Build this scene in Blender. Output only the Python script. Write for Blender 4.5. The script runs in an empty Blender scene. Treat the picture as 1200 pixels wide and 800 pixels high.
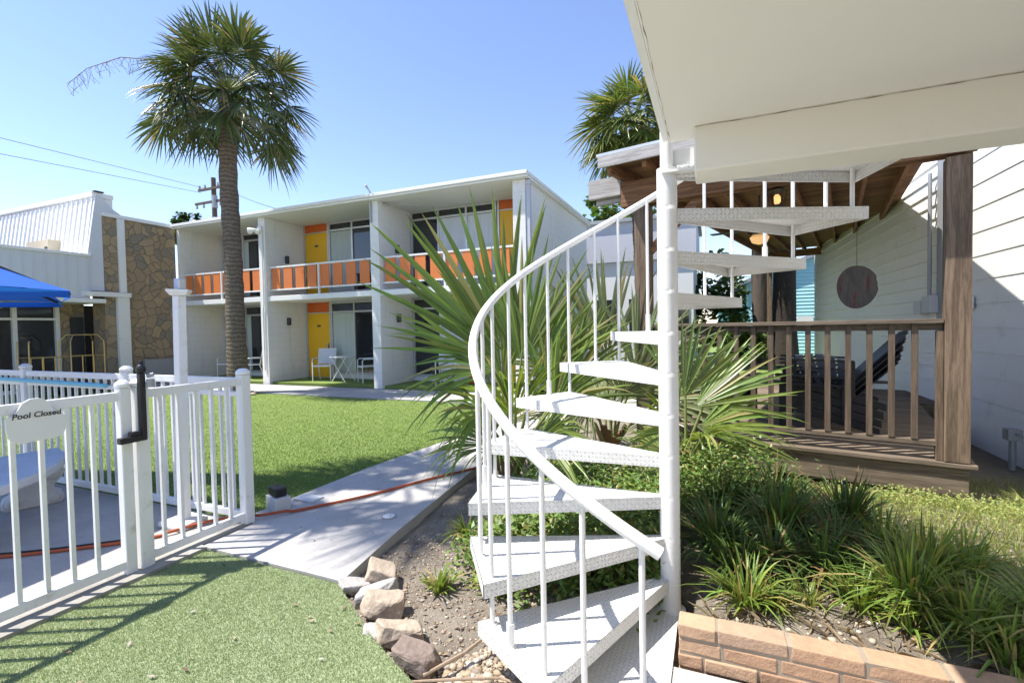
import bpy, bmesh, math, random
import numpy as np
from mathutils import Vector, Matrix, noise as mnoise

S = bpy.context.scene
COL = S.collection
R = math.radians
rnd = random.Random(7)

# ------------------------------------------------------------------ materials
class NT:
    """tiny helper round a material's node tree"""
    def __init__(s, m):
        s.t = m.node_tree; s.n = s.t.nodes; s.l = s.t.links
    def new(s, typ, **kw):
        n = s.n.new(typ)
        for k, v in kw.items():
            setattr(n, k, v)
        return n
    def put(s, sock, v):
        if hasattr(v, 'is_output'):
            s.l.new(v, sock)
        else:
            sock.default_value = v
    def math(s, op, a, b=0.0, c=0.0, clamp=False):
        n = s.new('ShaderNodeMath', operation=op, use_clamp=clamp)
        s.put(n.inputs[0], a); s.put(n.inputs[1], b); s.put(n.inputs[2], c)
        return n.outputs[0]
    def mix(s, f, a, b, blend='MIX'):
        n = s.new('ShaderNodeMix', data_type='RGBA', blend_type=blend)
        s.put(n.inputs[0], f)
        s.put(n.inputs[6], (*a, 1) if isinstance(a, tuple) else a)
        s.put(n.inputs[7], (*b, 1) if isinstance(b, tuple) else b)
        return n.outputs[2]
    def coord(s, which='Object', scale=(1, 1, 1)):
        c = s.new('ShaderNodeTexCoord')
        mp = s.new('ShaderNodeMapping'); mp.inputs['Scale'].default_value = scale
        s.l.new(c.outputs[which], mp.inputs[0])
        return mp.outputs[0]
    def noise(s, vec, scale, detail=4, rough=.55, dist=0.0):
        n = s.new('ShaderNodeTexNoise')
        s.l.new(vec, n.inputs['Vector'])
        n.inputs['Scale'].default_value = scale; n.inputs['Detail'].default_value = detail
        n.inputs['Roughness'].default_value = rough; n.inputs['Distortion'].default_value = dist
        return n.outputs[0]
    def ramp(s, f, lo, hi):
        n = s.new('ShaderNodeMapRange'); n.interpolation_type = 'SMOOTHSTEP'
        s.put(n.inputs[0], f); n.inputs[1].default_value = lo; n.inputs[2].default_value = hi
        return n.outputs[0]
    def bump(s, h, strength=.3, dist=.01):
        n = s.new('ShaderNodeBump'); n.inputs['Strength'].default_value = strength
        n.inputs['Distance'].default_value = dist
        s.l.new(h, n.inputs['Height'])
        return n.outputs[0]

def base_mat(name, rough=.6, spec=.4):
    m = bpy.data.materials.new(name); m.use_nodes = True
    t = NT(m)
    p = t.n['Principled BSDF']
    p.inputs['Roughness'].default_value = rough
    p.inputs['Specular IOR Level'].default_value = spec
    return m, t, p

def paint(name, col, rough=.5, var=.08, scale=6, bump=.0, bscale=60, dirt=None, dscale=3, damt=(.55, .75), metal=0, spec=.4, stretch=(1, 1, 1), island=0.0, bdist=.004):
    m, t, p = base_mat(name, rough, spec)
    v = t.coord('Object', stretch)
    n = t.noise(v, scale)
    a = tuple(c * (1 - var) for c in col); b = tuple(min(1, c * (1 + var)) for c in col)
    c = t.mix(n, a, b)
    if dirt:
        f = t.ramp(t.noise(v, dscale, 6, .65), *damt)
        c = t.mix(f, c, dirt)
    if island:
        g = t.new('ShaderNodeNewGeometry')
        k = t.math('MULTIPLY_ADD', g.outputs['Random Per Island'], 2 * island, 1 - island)
        h = t.new('ShaderNodeHueSaturation')
        t.l.new(k, h.inputs['Value']); t.l.new(c, h.inputs['Color'])
        c = h.outputs[0]
    t.l.new(c, p.inputs['Base Color'])
    p.inputs['Metallic'].default_value = metal
    if bump:
        t.l.new(t.bump(t.noise(v, bscale, 5), bump, bdist), p.inputs['Normal'])
    return m

def leafmat(name, col, tip=None, island=.35, trans=.3, rough=.45, hue=.03):
    m, t, p = base_mat(name, rough, .45)
    g = t.new('ShaderNodeNewGeometry')
    r = g.outputs['Random Per Island']
    h = t.new('ShaderNodeHueSaturation'); h.inputs['Color'].default_value = (*col, 1)
    t.l.new(t.math('MULTIPLY_ADD', r, 2 * island, 1 - island), h.inputs['Value'])
    r2 = t.math('FRACT', t.math('MULTIPLY', r, 37.7))
    t.l.new(t.math('MULTIPLY_ADD', r2, 2 * hue, .5 - hue), h.inputs['Hue'])
    c = h.outputs[0]
    if tip:
        r3 = t.math('FRACT', t.math('MULTIPLY', r, 91.3))
        c = t.mix(t.ramp(r3, .86, .93), c, tip)
    t.l.new(c, p.inputs['Base Color'])
    if trans:
        tr = t.new('ShaderNodeBsdfTranslucent')
        bright = t.mix(1.0, c, (1.25, 1.2, .6), 'MULTIPLY')
        t.l.new(bright, tr.inputs['Color'])
        mx = t.new('ShaderNodeMixShader'); mx.inputs[0].default_value = trans
        out = t.n['Material Output']
        t.l.new(p.outputs[0], mx.inputs[1]); t.l.new(tr.outputs[0], mx.inputs[2])
        t.l.new(mx.outputs[0], out.inputs['Surface'])
    return m

def wood(name, col, dark, rough=.75, axis='X', scale=1.0, grain=.5):
    m, t, p = base_mat(name, rough, .25)
    st = {'X': (.6, 9, 9), 'Y': (9, .6, 9), 'Z': (9, 9, .6)}[axis]
    v = t.coord('Object', tuple(s * scale for s in st))
    n1 = t.noise(v, 2.2, 6, .6, 1.2)
    n2 = t.noise(v, 12, 4, .6, .5)
    f = t.math('ADD', t.math('MULTIPLY', n1, .65), t.math('MULTIPLY', n2, .35))
    c = t.mix(t.ramp(f, .36, .64), dark, col)
    g = t.new('ShaderNodeNewGeometry')
    h = t.new('ShaderNodeHueSaturation')
    t.l.new(t.math('MULTIPLY_ADD', g.outputs['Random Per Island'], .4, .8), h.inputs['Value']); t.l.new(c, h.inputs['Color'])
    t.l.new(h.outputs[0], p.inputs['Base Color'])
    t.l.new(t.bump(f, grain, .006), p.inputs['Normal'])
    return m

def mat_tread():
    m, t, p = base_mat('stair_plate_paint', .5, .45)
    tc = t.new('ShaderNodeTexCoord'); sx = t.new('ShaderNodeSeparateXYZ')
    t.l.new(tc.outputs['UV'], sx.inputs[0])
    c = .021
    u = t.math('DIVIDE', sx.outputs[0], c); v = t.math('DIVIDE', sx.outputs[1], c)
    fu = t.math('FLOOR', u); fv = t.math('FLOOR', v)
    par = t.math('FLOORED_MODULO', t.math('ADD', fu, fv), 2)
    s = t.math('MULTIPLY_ADD', par, 2, -1)
    lx = t.math('SUBTRACT', t.math('SUBTRACT', u, fu), .5); ly = t.math('SUBTRACT', t.math('SUBTRACT', v, fv), .5)
    a = t.math('MULTIPLY', t.math('ADD', lx, t.math('MULTIPLY', ly, s)), .7071)
    b = t.math('MULTIPLY', t.math('SUBTRACT', t.math('MULTIPLY', lx, s), ly), .7071)
    d = t.math('ADD', t.math('POWER', t.math('DIVIDE', a, .50), 2), t.math('POWER', t.math('DIVIDE', b, .13), 2))
    h = t.math('MAXIMUM', t.math('SUBTRACT', 1, d), 0)
    vv = t.coord('Object')
    n = t.noise(vv, 9, 5, .6)
    col = t.mix(n, (.66, .65, .62), (.78, .77, .745))
    rust = t.ramp(t.noise(vv, 14, 6, .7), .70, .76)
    col = t.mix(rust, col, (.42, .30, .2))
    dirt = t.ramp(t.noise(vv, 2.5, 4, .6), .5, .8)
    col = t.mix(t.math('MULTIPLY', dirt, .4), col, (.55, .52, .46))
    t.l.new(col, p.inputs['Base Color'])
    t.l.new(t.bump(t.math('ADD', h, t.math('MULTIPLY', n, .25)), 1.0, .0045), p.inputs['Normal'])
    return m

def mat_stone():
    m, t, p = base_mat('stone_veneer', .85, .2)
    v = t.coord('Object')
    nz = t.new('ShaderNodeTexNoise'); nz.inputs['Scale'].default_value = 1.6; t.l.new(v, nz.inputs['Vector'])
    mx = t.new('ShaderNodeVectorMath', operation='MULTIPLY_ADD')
    t.l.new(nz.outputs['Color'], mx.inputs[0]); mx.inputs[1].default_value = (.5, .5, .5); t.l.new(v, mx.inputs[2])
    vo = t.new('ShaderNodeTexVoronoi', feature='DISTANCE_TO_EDGE'); vo.inputs['Scale'].default_value = 4.0
    vc = t.new('ShaderNodeTexVoronoi', feature='F1'); vc.inputs['Scale'].default_value = 4.0
    t.l.new(mx.outputs[0], vo.inputs['Vector']); t.l.new(mx.outputs[0], vc.inputs['Vector'])
    sep = t.new('ShaderNodeSeparateColor'); t.l.new(vc.outputs['Color'], sep.inputs[0])
    c = t.mix(sep.outputs[0], (.33, .25, .16), (.48, .35, .20))
    c = t.mix(t.ramp(sep.outputs[1], .68, .8), c, (.25, .225, .18))
    n = t.noise(v, 14, 6, .65)
    c = t.mix(t.math('MULTIPLY', n, .8), c, (.24, .19, .13))
    e = t.ramp(vo.outputs['Distance'], .0, .05)
    c = t.mix(e, (.23, .19, .145), c)
    t.l.new(c, p.inputs['Base Color'])
    hgt = t.math('ADD', t.math('MULTIPLY', e, .8), t.math('MULTIPLY', n, .3))
    t.l.new(t.bump(hgt, .8, .03), p.inputs['Normal'])
    return m

def mat_turf(name, a, b, c2):
    m, t, p = base_mat(name, .75, .15)
    v = t.coord('Object')
    n = t.noise(v, 140, 3, .7); n2 = t.noise(v, 1.3, 4, .6); n3 = t.noise(v, 28, 4, .7)
    c = t.mix(t.ramp(n, .3, .7), a, b)
    c = t.mix(t.math('MULTIPLY', t.ramp(n2, .4, .75), .6), c, c2)
    c = t.mix(t.math('MULTIPLY', t.ramp(n3, .45, .7), .3), c, b)
    t.l.new(c, p.inputs['Base Color'])
    t.l.new(t.bump(t.math('ADD', n, n3), .7, .012), p.inputs['Normal'])
    return m

def mat_concrete(name, col, dark, joints=None):
    m, t, p = base_mat(name, .85, .2)
    v = t.coord('Object')
    n1 = t.noise(v, 1.4, 6, .65); n2 = t.noise(v, 30, 5, .7); n3 = t.noise(v, 220, 2, .5)
    c = t.mix(t.ramp(n1, .3, .72), dark, col)
    c = t.mix(t.math('MULTIPLY', t.ramp(n2, .48, .75), .35), c, tuple(x * .6 for x in dark))
    c = t.mix(t.math('MULTIPLY', t.ramp(n3, .5, .8), .35), c, tuple(min(1, x * 1.25) for x in col))
    t.l.new(c, p.inputs['Base Color'])
    t.l.new(t.bump(t.math('ADD', n2, t.math('MULTIPLY', n3, .5)), .25, .004), p.inputs['Normal'])
    return m

def mat_soil():
    m, t, p = base_mat('planting_soil', .95, .1)
    v = t.coord('Object')
    n1 = t.noise(v, 3, 6, .7); n2 = t.noise(v, 45, 5, .75); n3 = t.noise(v, 160, 3, .6)
    c = t.mix(t.ramp(n1, .3, .7), (.23, .19, .15), (.38, .33, .27))
    c = t.mix(t.ramp(n2, .5, .72), c, (.42, .37, .31))
    c = t.mix(t.ramp(n3, .58, .75), c, (.09, .065, .045))
    t.l.new(c, p.inputs['Base Color'])
    t.l.new(t.bump(t.math('ADD', n2, n3), .9, .02), p.inputs['Normal'])
    return m

def mat_island(name, cols, rough=.85, bump=.3, bscale=40):
    """each loose piece takes one of several real colours"""
    m, t, p = base_mat(name, rough, .25)
    g = t.new('ShaderNodeNewGeometry')
    cr = t.new('ShaderNodeValToRGB'); cr.color_ramp.interpolation = 'CONSTANT'
    els = cr.color_ramp.elements
    for i, c in enumerate(cols):
        e = els[i] if i < 2 else els.new(i / len(cols))
        e.position = i / len(cols); e.color = (*c, 1)
    t.l.new(g.outputs['Random Per Island'], cr.inputs[0])
    v = t.coord('Object'); n = t.noise(v, bscale, 5, .7)
    h = t.new('ShaderNodeHueSaturation'); t.l.new(cr.outputs[0], h.inputs['Color'])
    t.l.new(t.math('MULTIPLY_ADD', n, .6, .72), h.inputs['Value'])
    t.l.new(h.outputs[0], p.inputs['Base Color'])
    t.l.new(t.bump(n, bump, .01), p.inputs['Normal'])
    return m

def mat_glass():
    m, t, p = base_mat('window_glass', .06, .8)
    v = t.coord('Object'); n = t.noise(v, .8, 3)
    t.l.new(t.mix(n, (.008, .009, .011), (.03, .034, .04)), p.inputs['Base Color'])
    t.l.new(t.bump(t.noise(v, 1.5, 2), .04, .02), p.inputs['Normal'])
    return m

def mat_emit(name, col, st):
    m, t, p = base_mat(name, .3)
    p.inputs['Base Color'].default_value = (*col, 1)
    p.inputs['Emission Color'].default_value = (*col, 1); p.inputs['Emission Strength'].default_value = st
    return m

def mat_trunk():
    m, t, p = base_mat('palm_bark', .9, .15)
    v = t.coord('Object', (1, 1, 1))
    sx = t.new('ShaderNodeSeparateXYZ'); t.l.new(v, sx.inputs[0])
    n = t.noise(v, 5, 5, .7)
    ring = t.math('SINE', t.math('ADD', t.math('MULTIPLY', sx.outputs[2], 62), t.math('MULTIPLY', n, 14)))
    f = t.math('MULTIPLY_ADD', ring, .5, .5)
    n2 = t.noise(t.coord('Object', (14, 14, 1.5)), 3, 5, .7)
    f2 = t.math('ADD', t.math('MULTIPLY', f, .32), t.math('MULTIPLY', n2, .68))
    c = t.mix(t.ramp(f2, .2, .85), (.10, .078, .06), (.235, .19, .15))
    t.l.new(c, p.inputs['Base Color'])
    t.l.new(t.bump(f2, .9, .03), p.inputs['Normal'])
    return m

def mat_block():
    m, t, p = base_mat('painted_block', .8, .3)
    v = t.coord('Object'); sx = t.new('ShaderNodeSeparateXYZ'); t.l.new(v, sx.inputs[0])
    cb = t.new('ShaderNodeCombineXYZ'); t.l.new(t.math('ADD', sx.outputs[0], sx.outputs[1]), cb.inputs[0]); t.l.new(sx.outputs[2], cb.inputs[1])
    b = t.new('ShaderNodeTexBrick'); t.l.new(cb.outputs[0], b.inputs['Vector'])
    b.inputs['Scale'].default_value = 1.0; b.inputs['Mortar Size'].default_value = .006; b.inputs['Brick Width'].default_value = .406; b.inputs['Row Height'].default_value = .203; b.inputs['Mortar Smooth'].default_value = .4
    n = t.noise(v, 1.3, 6, .65); n2 = t.noise(t.coord('Object', (3, 3, .35)), 2.2, 5, .65); n3 = t.noise(v, 80, 3)
    c = t.mix(n, (.70, .69, .665), (.80, .79, .765))
    c = t.mix(t.math('MULTIPLY', t.ramp(n2, .52, .8), .5), c, (.5, .485, .45))
    c = t.mix(t.math('MULTIPLY', b.outputs['Fac'], .22), c, (.45, .44, .42))
    t.l.new(c, p.inputs['Base Color'])
    h = t.math('SUBTRACT', t.math('MULTIPLY', n3, .25), b.outputs['Fac'])
    t.l.new(t.bump(h, .5, .008), p.inputs['Normal'])
    return m

MT = {}
def mats():
    M = MT
    M['vinyl'] = paint('white_vinyl', (.78, .78, .77), .38, .04, 4, .08, 20, (.50, .47, .41), 7, (.56, .8))
    M['tread'] = mat_tread()
    M['steel'] = paint('white_stair_paint', (.75, .74, .715), .42, .05, 8, .35, 70, (.5, .40, .3), 16, (.66, .74), bdist=.003)
    M['stucco'] = mat_block()
    M['soffit'] = paint('cream_soffit', (.80, .775, .705), .75, .04, 1.2, .12, 25, (.5, .47, .39), 2.2, (.58, .9))
    M['beam'] = paint('cream_beam_paint', (.79, .76, .675), .7, .04, 1.5, .15, 18, (.48, .44, .35), 5, (.62, .85))
    M['crack'] = paint('cracked_edge', (.28, .23, .17), .9, .5, 30, .4, 60)
    M['trim'] = paint('white_trim', (.76, .755, .73), .5, .05, 3, .1, 40, (.5, .49, .46), 5, (.6, .85))
    M['orange'] = paint('orange_panel', (.66, .19, .05), .55, .10, 3, .05, 30, (.5, .2, .09), 4, (.55, .8))
    M['yellow'] = paint('yellow_door_paint', (.72, .40, .015), .4, .05, 2)
    M['redorange'] = paint('orange_door_panel', (.55, .11, .015), .45, .06, 2)
    M['curtain'] = paint('pale_curtain', (.42, .47, .44), .9, .16, 1, 0, stretch=(22, 22, .2))
    M['blind'] = paint('light_curtain', (.55, .6, .66), .9, .18, 1, 0, stretch=(18, 18, .2))
    M['glass'] = mat_glass()
    M['alu'] = paint('aluminium', (.55, .56, .56), .4, .08, 5, metal=.6)
    M['greymetal'] = paint('grey_metal', (.33, .34, .35), .5, .1, 4, metal=.3)
    M['lilac'] = paint('downspout_paint', (.50, .50, .54), .5, .05, 3)
    M['black'] = paint('black_plastic', (.018, .018, .02), .4, .2, 6)
    M['darkmetal'] = paint('dark_metal', (.04, .04, .042), .5, .2, 6)
    M['blackwood'] = paint('black_chair_plastic', (.022, .022, .026), .38, .2, 8, .1, 60)
    M['greychair'] = paint('grey_chair_plastic', (.34, .33, .36), .55, .08, 6)
    M['brass'] = paint('brass_tube', (.50, .36, .16), .3, .08, 8, metal=.9)
    M['stone'] = mat_stone()
    M['rib'] = paint('white_ribbed_metal', (.78, .78, .78), .45, .04, 3, dirt=(.55, .54, .52), dscale=4, damt=(.6, .85))
    M['ribgrey'] = paint('cladding_shade_grey', (.60, .62, .66), .55, .05, 2)  # white cladding's shaded sides, shade put into the colour; chair backs share it
    M['beige'] = paint('beige_panel', (.52, .45, .33), .7, .08, 2)
    M['bluecloth'] = leafmat('blue_umbrella_cloth', (.012, .12, .62), None, .03, .25, .7, .0)
    M['bluepole'] = paint('pale_blue_tube', (.16, .52, .66), .4, .06, 4)
    M['concrete'] = mat_concrete('walk_concrete', (.50, .48, .455), (.38, .365, .35))
    M['kerb'] = mat_concrete('kerb_concrete', (.40, .385, .35), (.25, .235, .21))
    M['deckcon'] = mat_concrete('pool_deck_concrete', (.46, .435, .40), (.34, .32, .30))
    M['cast'] = mat_concrete('cast_stone', (.72, .70, .66), (.54, .525, .50))
    M['castblue'] = mat_concrete('bench_top_stone', (.66, .67, .69), (.55, .56, .58))
    M['soil'] = mat_soil()
    M['ground'] = mat_concrete('bare_ground', (.24, .21, .16), (.15, .13, .09))
    M['turf1'] = mat_turf('front_turf', (.28, .33, .18), (.38, .43, .26), (.34, .37, .24))
    M['turf2'] = mat_turf('lawn_turf', (.135, .195, .045), (.23, .30, .085), (.20, .25, .09))
    M['blade1'] = leafmat('turf_blade_front', (.31, .39, .21), (.48, .50, .35), .3, .25, .6, .02)
    M['blade2'] = leafmat('turf_blade_lawn', (.17, .265, .065), (.28, .34, .15), .3, .25, .6, .02)
    M['weed'] = leafmat('pale_weed', (.27, .32, .09), (.42, .38, .18), .35, .35, .7, .03)
    M['liri'] = leafmat('strap_leaf', (.19, .265, .05), (.40, .32, .13), .45, .35, .38, .03)  # lightened and yellowed for sunlit clumps, sun put into the colour
    M['lirishade'] = leafmat('shaded_strap_leaf', (.075, .13, .03), (.22, .14, .06), .4, .25, .4, .02)  # same plant, darker copy: shade under stair and slab painted into the leaf
    M['cover'] = leafmat('ground_cover_leaf', (.15, .235, .05), (.25, .22, .06), .4, .3, .45, .03)
    M['bromeliad'] = leafmat('reddish_leaf', (.22, .05, .045), (.3, .16, .06), .4, .2, .4, .03)
    M['frond'] = leafmat('young_palm_frond', (.185, .26, .06), (.36, .33, .13), .4, .35, .28, .025)
    M['frondgrey'] = leafmat('grey_green_palm_frond', (.22, .26, .13), (.34, .30, .16), .3, .28, .3, .02)
    M['crown'] = leafmat('tall_palm_frond', (.075, .105, .035), (.30, .25, .13), .45, .22, .32, .025)
    M['crown2'] = leafmat('rear_palm_frond', (.11, .15, .035), (.30, .26, .08), .4, .28, .35, .025)
    M['dead'] = leafmat('dead_frond', (.26, .20, .12), (.16, .11, .06), .4, .15, .8, .02)
    M['treeleaf'] = leafmat('tree_leaf', (.085, .15, .03), (.20, .21, .04), .45, .35, .5, .04)
    M['treedark'] = leafmat('dark_tree_leaf', (.045, .085, .02), None, .4, .3, .5, .03)
    M['petiole'] = paint('palm_petiole', (.20, .23, .07), .5, .15, 8)
    M['boot'] = paint('palm_boot', (.20, .12, .06), .9, .35, 20, .6, 60)
    M['trunk'] = mat_trunk()
    M['bark'] = paint('grey_brown_bark', (.12, .095, .075), .95, .35, 6, .9, 25, stretch=(3, 3, .7), bdist=.03)
    M['darkbark'] = paint('dark_bark', (.05, .04, .033), .95, .35, 9, .9, 25, bdist=.03)
    M['deckwood'] = wood('weathered_deck_wood', (.225, .175, .128), (.105, .08, .058), axis='X')
    M['deckwoodz'] = wood('weathered_post_wood', (.235, .168, .115), (.10, .07, .047), axis='Z')
    M['balwood'] = wood('baluster_wood', (.175, .128, .09), (.085, .062, .044), axis='Z')
    M['roofwood'] = wood('brown_roof_wood', (.32, .165, .08), (.13, .062, .03), axis='Y')
    M['roofwoodx'] = wood('brown_beam_wood', (.29, .155, .08), (.12, .06, .03), axis='X')
    M['greywood'] = wood('silver_wood', (.50, .48, .46), (.30, .28, .265), axis='X')
    M['siding'] = paint('cream_siding', (.79, .775, .735), .55, .04, 1.5, .06, 30, (.56, .53, .45), 2.5, (.55, .9))
    M['aqua'] = paint('aqua_siding', (.42, .74, .78), .6, .05, 2)
    M['bluegrey'] = paint('blue_grey_roof', (.30, .32, .38), .7, .08, 3)
    M['white'] = paint('white_wall', (.72, .72, .73), .7, .05, 2)
    M['brick'] = mat_island('tan_brick', [(.40, .25, .16), (.44, .29, .19), (.33, .205, .13), (.44, .33, .23), (.38, .26, .18)], .95, 1.0, 16)
    M['mortar'] = mat_concrete('mortar', (.36, .30, .235), (.26, .21, .16))
    M['pebble'] = mat_island('river_pebble', [(.42, .35, .27), (.34, .26, .19), (.48, .43, .37), (.38, .29, .20), (.26, .21, .165), (.45, .38, .29)], .7, .2, 40)
    M['litter'] = mat_island('leaf_litter', [(.20, .14, .09), (.27, .20, .13), (.14, .09, .06), (.31, .25, .18), (.36, .32, .27)], .9, .1, 30)
    M['rocktan'] = paint('tan_rock', (.42, .34, .26), .9, .25, 5, .8, 18, (.24, .19, .15), 4, (.5, .7), bdist=.02)
    M['rockgrey'] = paint('grey_rock', (.40, .38, .36), .9, .25, 5, .8, 18, (.26, .22, .19), 4, (.5, .7), bdist=.02)
    M['rockbrown'] = paint('brown_rock', (.24, .185, .155), .85, .25, 6, .7, 22, (.14, .105, .09), 5, (.5, .7), bdist=.02)
    M['hose'] = paint('orange_hose', (.36, .075, .022), .5, .12, 12)
    M['box'] = paint('grey_white_box', (.56, .57, .58), .6, .06, 8)
    M['lamp'] = mat_emit('warm_lamp', (1.0, .55, .2), .7)
    M['globe'] = mat_emit('fan_lamp', (1.0, .6, .25), .3)
    M['disc'] = paint('painted_disc', (.10, .09, .085), .8, .6, 5.0, 0, 20, (.13, .04, .035), 3.5, (.55, .68), stretch=(3.5, 1, .8))
    M['text'] = paint('black_lettering', (.02, .02, .02), .6, .1, 5)
    M['poolred'] = paint('red_orange_fabric', (.55, .10, .03), .8, .1, 4)
    M['bluegarb'] = paint('navy_blue', (.03, .09, .30), .6, .1, 4)
    M['cleat'] = paint('galvanized', (.48, .49, .5), .45, .1, 8, metal=.7)
    M['stick'] = paint('dry_stick', (.32, .24, .17), .9, .3, 14, .5, 50)
mats()

# ------------------------------------------------------------------ mesh builder
WM = {}      # object name -> world matrix
class MB:
    def __init__(s):
        s.v = []; s.f = []; s.uv = {}
    def add(s, verts, faces, uvs=None):
        o = len(s.v); s.v.extend([tuple(v) for v in verts])
        for i, f in enumerate(faces):
            if uvs: s.uv[len(s.f)] = uvs[i]
            s.f.append(tuple(k + o for k in f))
    def box(s, x0, x1, y0, y1, z0, z1):
        s.add([(x0, y0, z0), (x1, y0, z0), (x1, y1, z0), (x0, y1, z0), (x0, y0, z1), (x1, y0, z1), (x1, y1, z1), (x0, y1, z1)],
              [(0, 3, 2, 1), (4, 5, 6, 7), (0, 1, 5, 4), (1, 2, 6, 5), (2, 3, 7, 6), (3, 0, 4, 7)])
        return s
    def obox(s, c, size, rot):
        hx, hy, hz = size[0] / 2, size[1] / 2, size[2] / 2
        c = Vector(c)
        vs = [c + rot @ Vector((a * hx, b * hy, d * hz)) for d in (-1, 1) for (a, b) in ((-1, -1), (1, -1), (1, 1), (-1, 1))]
        s.add(vs, [(0, 3, 2, 1), (4, 5, 6, 7), (0, 1, 5, 4), (1, 2, 6, 5), (2, 3, 7, 6), (3, 0, 4, 7)])
        return s
    def bar(s, a, b, w, h, up=(0, 0, 1)):
        a = Vector(a); b = Vector(b); d = (b - a); L = d.length; d.normalize()
        u = Vector(up)
        if abs(d.dot(u)) > .98: u = Vector((0, 1, 0))
        sd = d.cross(u).normalized(); u2 = sd.cross(d)
        rot = Matrix((d, sd, u2)).transposed()
        return s.obox((a + b) / 2, (L, w, h), rot)
    def prism(s, poly, d, cap=True):
        """poly: 3D points (planar loop), extruded by vector d"""
        n = len(poly); d = Vector(d)
        vs = [Vector(p) for p in poly] + [Vector(p) + d for p in poly]
        fs = [tuple(range(n - 1, -1, -1)), tuple(range(n, 2 * n))] + [(i, (i + 1) % n, n + (i + 1) % n, n + i) for i in range(n)]
        s.add(vs, fs); return s
    def tube(s, pts, r, n=10, cap=True):
        pts = [Vector(p) for p in pts]
        rs = r if isinstance(r, (list, tuple)) else [r] * len(pts)
        rings = []
        ref = None
        for i, p in enumerate(pts):
            d = (pts[min(i + 1, len(pts) - 1)] - pts[max(i - 1, 0)]).normalized()
            if ref is None:
                ref = Vector((0, 0, 1)) if abs(d.z) < .9 else Vector((1, 0, 0))
            a = d.cross(ref).normalized(); b = a.cross(d)
            ref = b
            rings.append([p + (a * math.cos(2 * math.pi * k / n) + b * math.sin(2 * math.pi * k / n)) * rs[i] for k in range(n)])
        o = [v for rg in rings for v in rg]
        fs = []
        for i in range(len(pts) - 1):
            for k in range(n):
                fs.append((i * n + k, (i + 1) * n + k, (i + 1) * n + (k + 1) % n, i * n + (k + 1) % n))
        if cap:
            fs.append(tuple(range(n))); fs.append(tuple((len(pts) - 1) * n + k for k in range(n - 1, -1, -1)))
        s.add(o, fs); return s
    def lathe(s, c, prof, n=20):
        c = Vector(c); vs = []; fs = []
        for (r, z) in prof:
            for k in range(n):
                a = 2 * math.pi * k / n
                vs.append(c + Vector((r * math.cos(a), r * math.sin(a), z)))
        for i in range(len(prof) - 1):
            for k in range(n):
                fs.append((i * n + k, i * n + (k + 1) % n, (i + 1) * n + (k + 1) % n, (i + 1) * n + k))
        fs.append(tuple(range(n - 1, -1, -1))); fs.append(tuple((len(prof) - 1) * n + k for k in range(n)))
        s.add(vs, fs); return s
    def quad(s, a, b, c, d):
        s.add([a, b, c, d], [(0, 1, 2, 3)]); return s
    def build(s, name, mat, parent=None, world=True, smooth=False, bevel=0.0, seg=2, weld=False, kind=None):
        me = bpy.data.meshes.new(name)
        W = WM.get(parent.name, Matrix()) if parent else Matrix()
        vs = s.v
        if parent and world:
            Wi = W.inverted(); vs = [tuple(Wi @ Vector(v)) for v in s.v]
        me.from_pydata([tuple(v) for v in vs], [], s.f)
        if s.uv:
            ul = me.uv_layers.new(name='UVMap')
            for fi, uv in s.uv.items():
                for k, li in enumerate(me.polygons[fi].loop_indices): ul.data[li].uv = uv[k]
        me.materials.append(mat)
        if smooth:
            for p in me.polygons: p.use_smooth = True
            me.set_sharp_from_angle(angle=R(62))
        me.update()
        o = bpy.data.objects.new(name, me); COL.objects.link(o)
        if parent: o.parent = parent
        WM[o.name] = W.copy()
        if bevel:
            b = o.modifiers.new('Bevel', 'BEVEL'); b.width = bevel; b.segments = seg; b.limit_method = 'ANGLE'; b.angle_limit = R(40)
            b.harden_normals = False
        if kind: o['kind'] = kind
        return o

def thing(name, label, cat, loc=(0, 0, 0), rz=0.0, group=None):
    o = bpy.data.objects.new(name, None); COL.objects.link(o)
    o.empty_display_size = .2
    o.location = loc; o.rotation_euler = (0, 0, rz)
    WM[o.name] = Matrix.Translation(loc) @ Matrix.Rotation(rz, 4, 'Z')
    o['label'] = label; o['category'] = cat
    if group: o['group'] = group
    return o
def tag(o, label, cat, group=None):
    o['label'] = label; o['category'] = cat
    if group: o['group'] = group
    return o
KIDS = {}
def copy_thing(root, loc, rz, label, group=None, scale=None):
    r = root.copy(); COL.objects.link(r); r.location = loc; r.rotation_euler = (0, 0, rz)
    r['label'] = label
    if group: r['group'] = group
    if scale: r.scale = (scale,) * 3
    for ch in [o for o in bpy.data.objects if o.parent == root]:
        c = ch.copy(); COL.objects.link(c); c.parent = r
        for g in [o for o in bpy.data.objects if o.parent == ch]:
            d = g.copy(); COL.objects.link(d); d.parent = c
    return r
def poly_sheet(name, pts, z, mat, kind='structure', thick=0):
    mb = MB()
    if thick:
        mb.prism([(x, y, z - thick) for x, y in pts], (0, 0, thick))
    else:
        mb.add([(x, y, z) for x, y in pts], [tuple(range(len(pts)))])
    return mb.build(name, mat, kind=kind)
def inside(px, py, poly):
    r = np.zeros(len(px), bool); n = len(poly)
    for i in range(n):
        x1, y1 = poly[i]; x2, y2 = poly[(i + 1) % n]
        c = ((y1 > py) != (y2 > py))
        with np.errstate(divide='ignore', invalid='ignore'):
            xi = (x2 - x1) * (py - y1) / (y2 - y1 + 1e-12) + x1
        r ^= c & (px < xi)
    return r

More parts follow.
